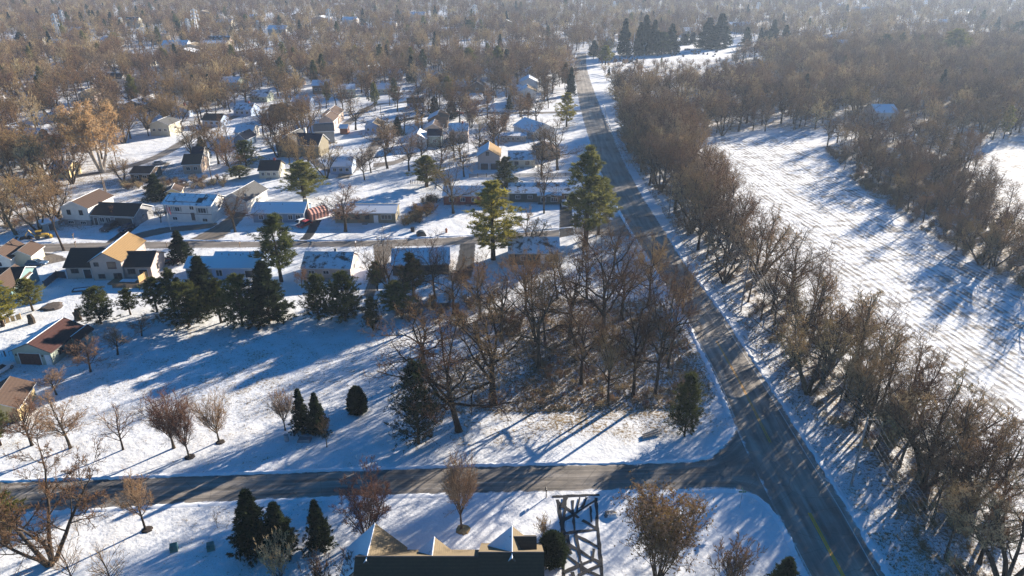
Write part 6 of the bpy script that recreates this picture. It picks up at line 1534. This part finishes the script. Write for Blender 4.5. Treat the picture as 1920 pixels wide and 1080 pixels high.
# ---- dead grass blades poking through the snow, one mass
def grass(poly, n, h0, h1, clear=.4):
    W = np.array([G(*p) for p in poly]); x0, y0 = W.min(0); x1, y1 = W.max(0)
    X = rng.uniform(x0, x1, n); Y = rng.uniform(y0, y1, n); ok = inpoly(X, Y, [tuple(w) for w in W]); X, Y = X[ok], Y[ok]
    ok = clear_road(X, Y, clear); return X[ok], Y[ok], rng.uniform(h0, h1, ok.sum())
GR = [grass([(-50, 700), (700, 640), (760, 640), (760, 880), (-50, 895)], 15000, .04, .13), grass(LOT2, 14000, .08, .4), grass(LOT, 16000, .12, .5), grass(VERGE, 15000, .08, .4), grass([(600, 1000), (-50, 1100), (-50, 970), (600, 945), (1000, 935), (1020, 990)], 6000, .04, .12), grass([(1140, 940), (1400, 930), (1500, 1080), (1140, 1080)], 2000, .03, .1)]
tri = []
for X, Y, hh in GR:
    for b in range(4):
        n = len(X); a = rng.uniform(0, 6.28, n); c = np.c_[X + rng.normal(0, .07, n), Y + rng.normal(0, .07, n), np.full(n, -.01)]
        s_ = np.c_[np.cos(a), np.sin(a), np.zeros(n)] * (hh * .14 + .006)[:, None]; tip = c + np.c_[rng.normal(0, .35, n) * hh, rng.normal(0, .35, n) * hh, hh]
        tri.append(np.stack([c - s_, c + s_, tip], 1))
tri = np.concatenate(tri); nn = len(tri)
gr_o = link('dead_grass', np_mesh('dead_grass', tri.reshape(-1, 3), [np.arange(nn * 3).reshape(-1, 3)], M('dead_grass', (.30, .23, .13), .9, .4, .3)))
tag(gr_o, 'dead grass poking through the snow', 'grass', None, 'stuff')

# ------------------------------------------------------------------ light, air, camera
EL, AZ = R(15.5), R(45)
w = bpy.data.worlds.new('World'); scene.world = w; w.use_nodes = True
nt = w.node_tree; bg = nt.nodes['Background']; sky = nt.nodes.new('ShaderNodeTexSky'); sky.sky_type = 'NISHITA'
sky.sun_disc = False; sky.sun_elevation = EL; sky.sun_rotation = AZ; sky.air_density = 1.0; sky.dust_density = .3; sky.ozone_density = 5.0
hs = nt.nodes.new('ShaderNodeHueSaturation'); hs.inputs['Saturation'].default_value = 1.65; nt.links.new(sky.outputs[0], hs.inputs['Color']); nt.links.new(hs.outputs[0], bg.inputs[0]); bg.inputs[1].default_value = .051
sd = bpy.data.lights.new('sun', 'SUN'); sd.energy = 5.0; sd.angle = R(.5); sd.color = (1.0, .89, .74)
so = bpy.data.objects.new('sun', sd); COL.objects.link(so)
from mathutils import Vector
so.rotation_euler = Vector((math.sin(AZ) * math.cos(EL), math.cos(AZ) * math.cos(EL), math.sin(EL))).to_track_quat('Z', 'Y').to_euler()
so.location = (200, 200, 120)
mb = MB(); mb.box(-2650, 2650, -260, 2760, -1, 76)
hm = bpy.data.materials.new('haze_air'); hnt, hout = nodes(hm)
pv_ = hnt.nodes.new('ShaderNodeVolumePrincipled'); pv_.inputs['Color'].default_value = (.58, .73, .96, 1); pv_.inputs['Density'].default_value = .00016; pv_.inputs['Anisotropy'].default_value = .3
hnt.links.new(pv_.outputs[0], hout.inputs['Volume'])
hz = mb.obj('haze', hm); tag(hz, kind='stuff')

cd = bpy.data.cameras.new('camera'); cam = bpy.data.objects.new('camera', cd); COL.objects.link(cam)
cd.sensor_width = 36; cd.lens = F / 1920 * 36; cd.clip_start = .5; cd.clip_end = 9000
cam.location = (0, 0, H); cam.rotation_euler = (math.pi / 2 - PITCH, 0, 0); scene.camera = cam
vs = scene.view_settings; vs.view_transform = 'Standard'; vs.look = 'None'; vs.exposure = 1.6; vs.gamma = 1
scene.render.resolution_x, scene.render.resolution_y = 1024, 576
cy = scene.cycles
cy.max_bounces = 4; cy.diffuse_bounces = 2; cy.glossy_bounces = 2; cy.transmission_bounces = 2; cy.volume_bounces = 0; cy.transparent_max_bounces = 4
cy.use_denoising = True; cy.denoising_prefilter = 'NONE'; cy.denoiser = 'OPENIMAGEDENOISE'
cy.sample_clamp_indirect = 6
print('individual woods trees', n_ind, 'scattered', len(REST), 'placed', len(PLACED))
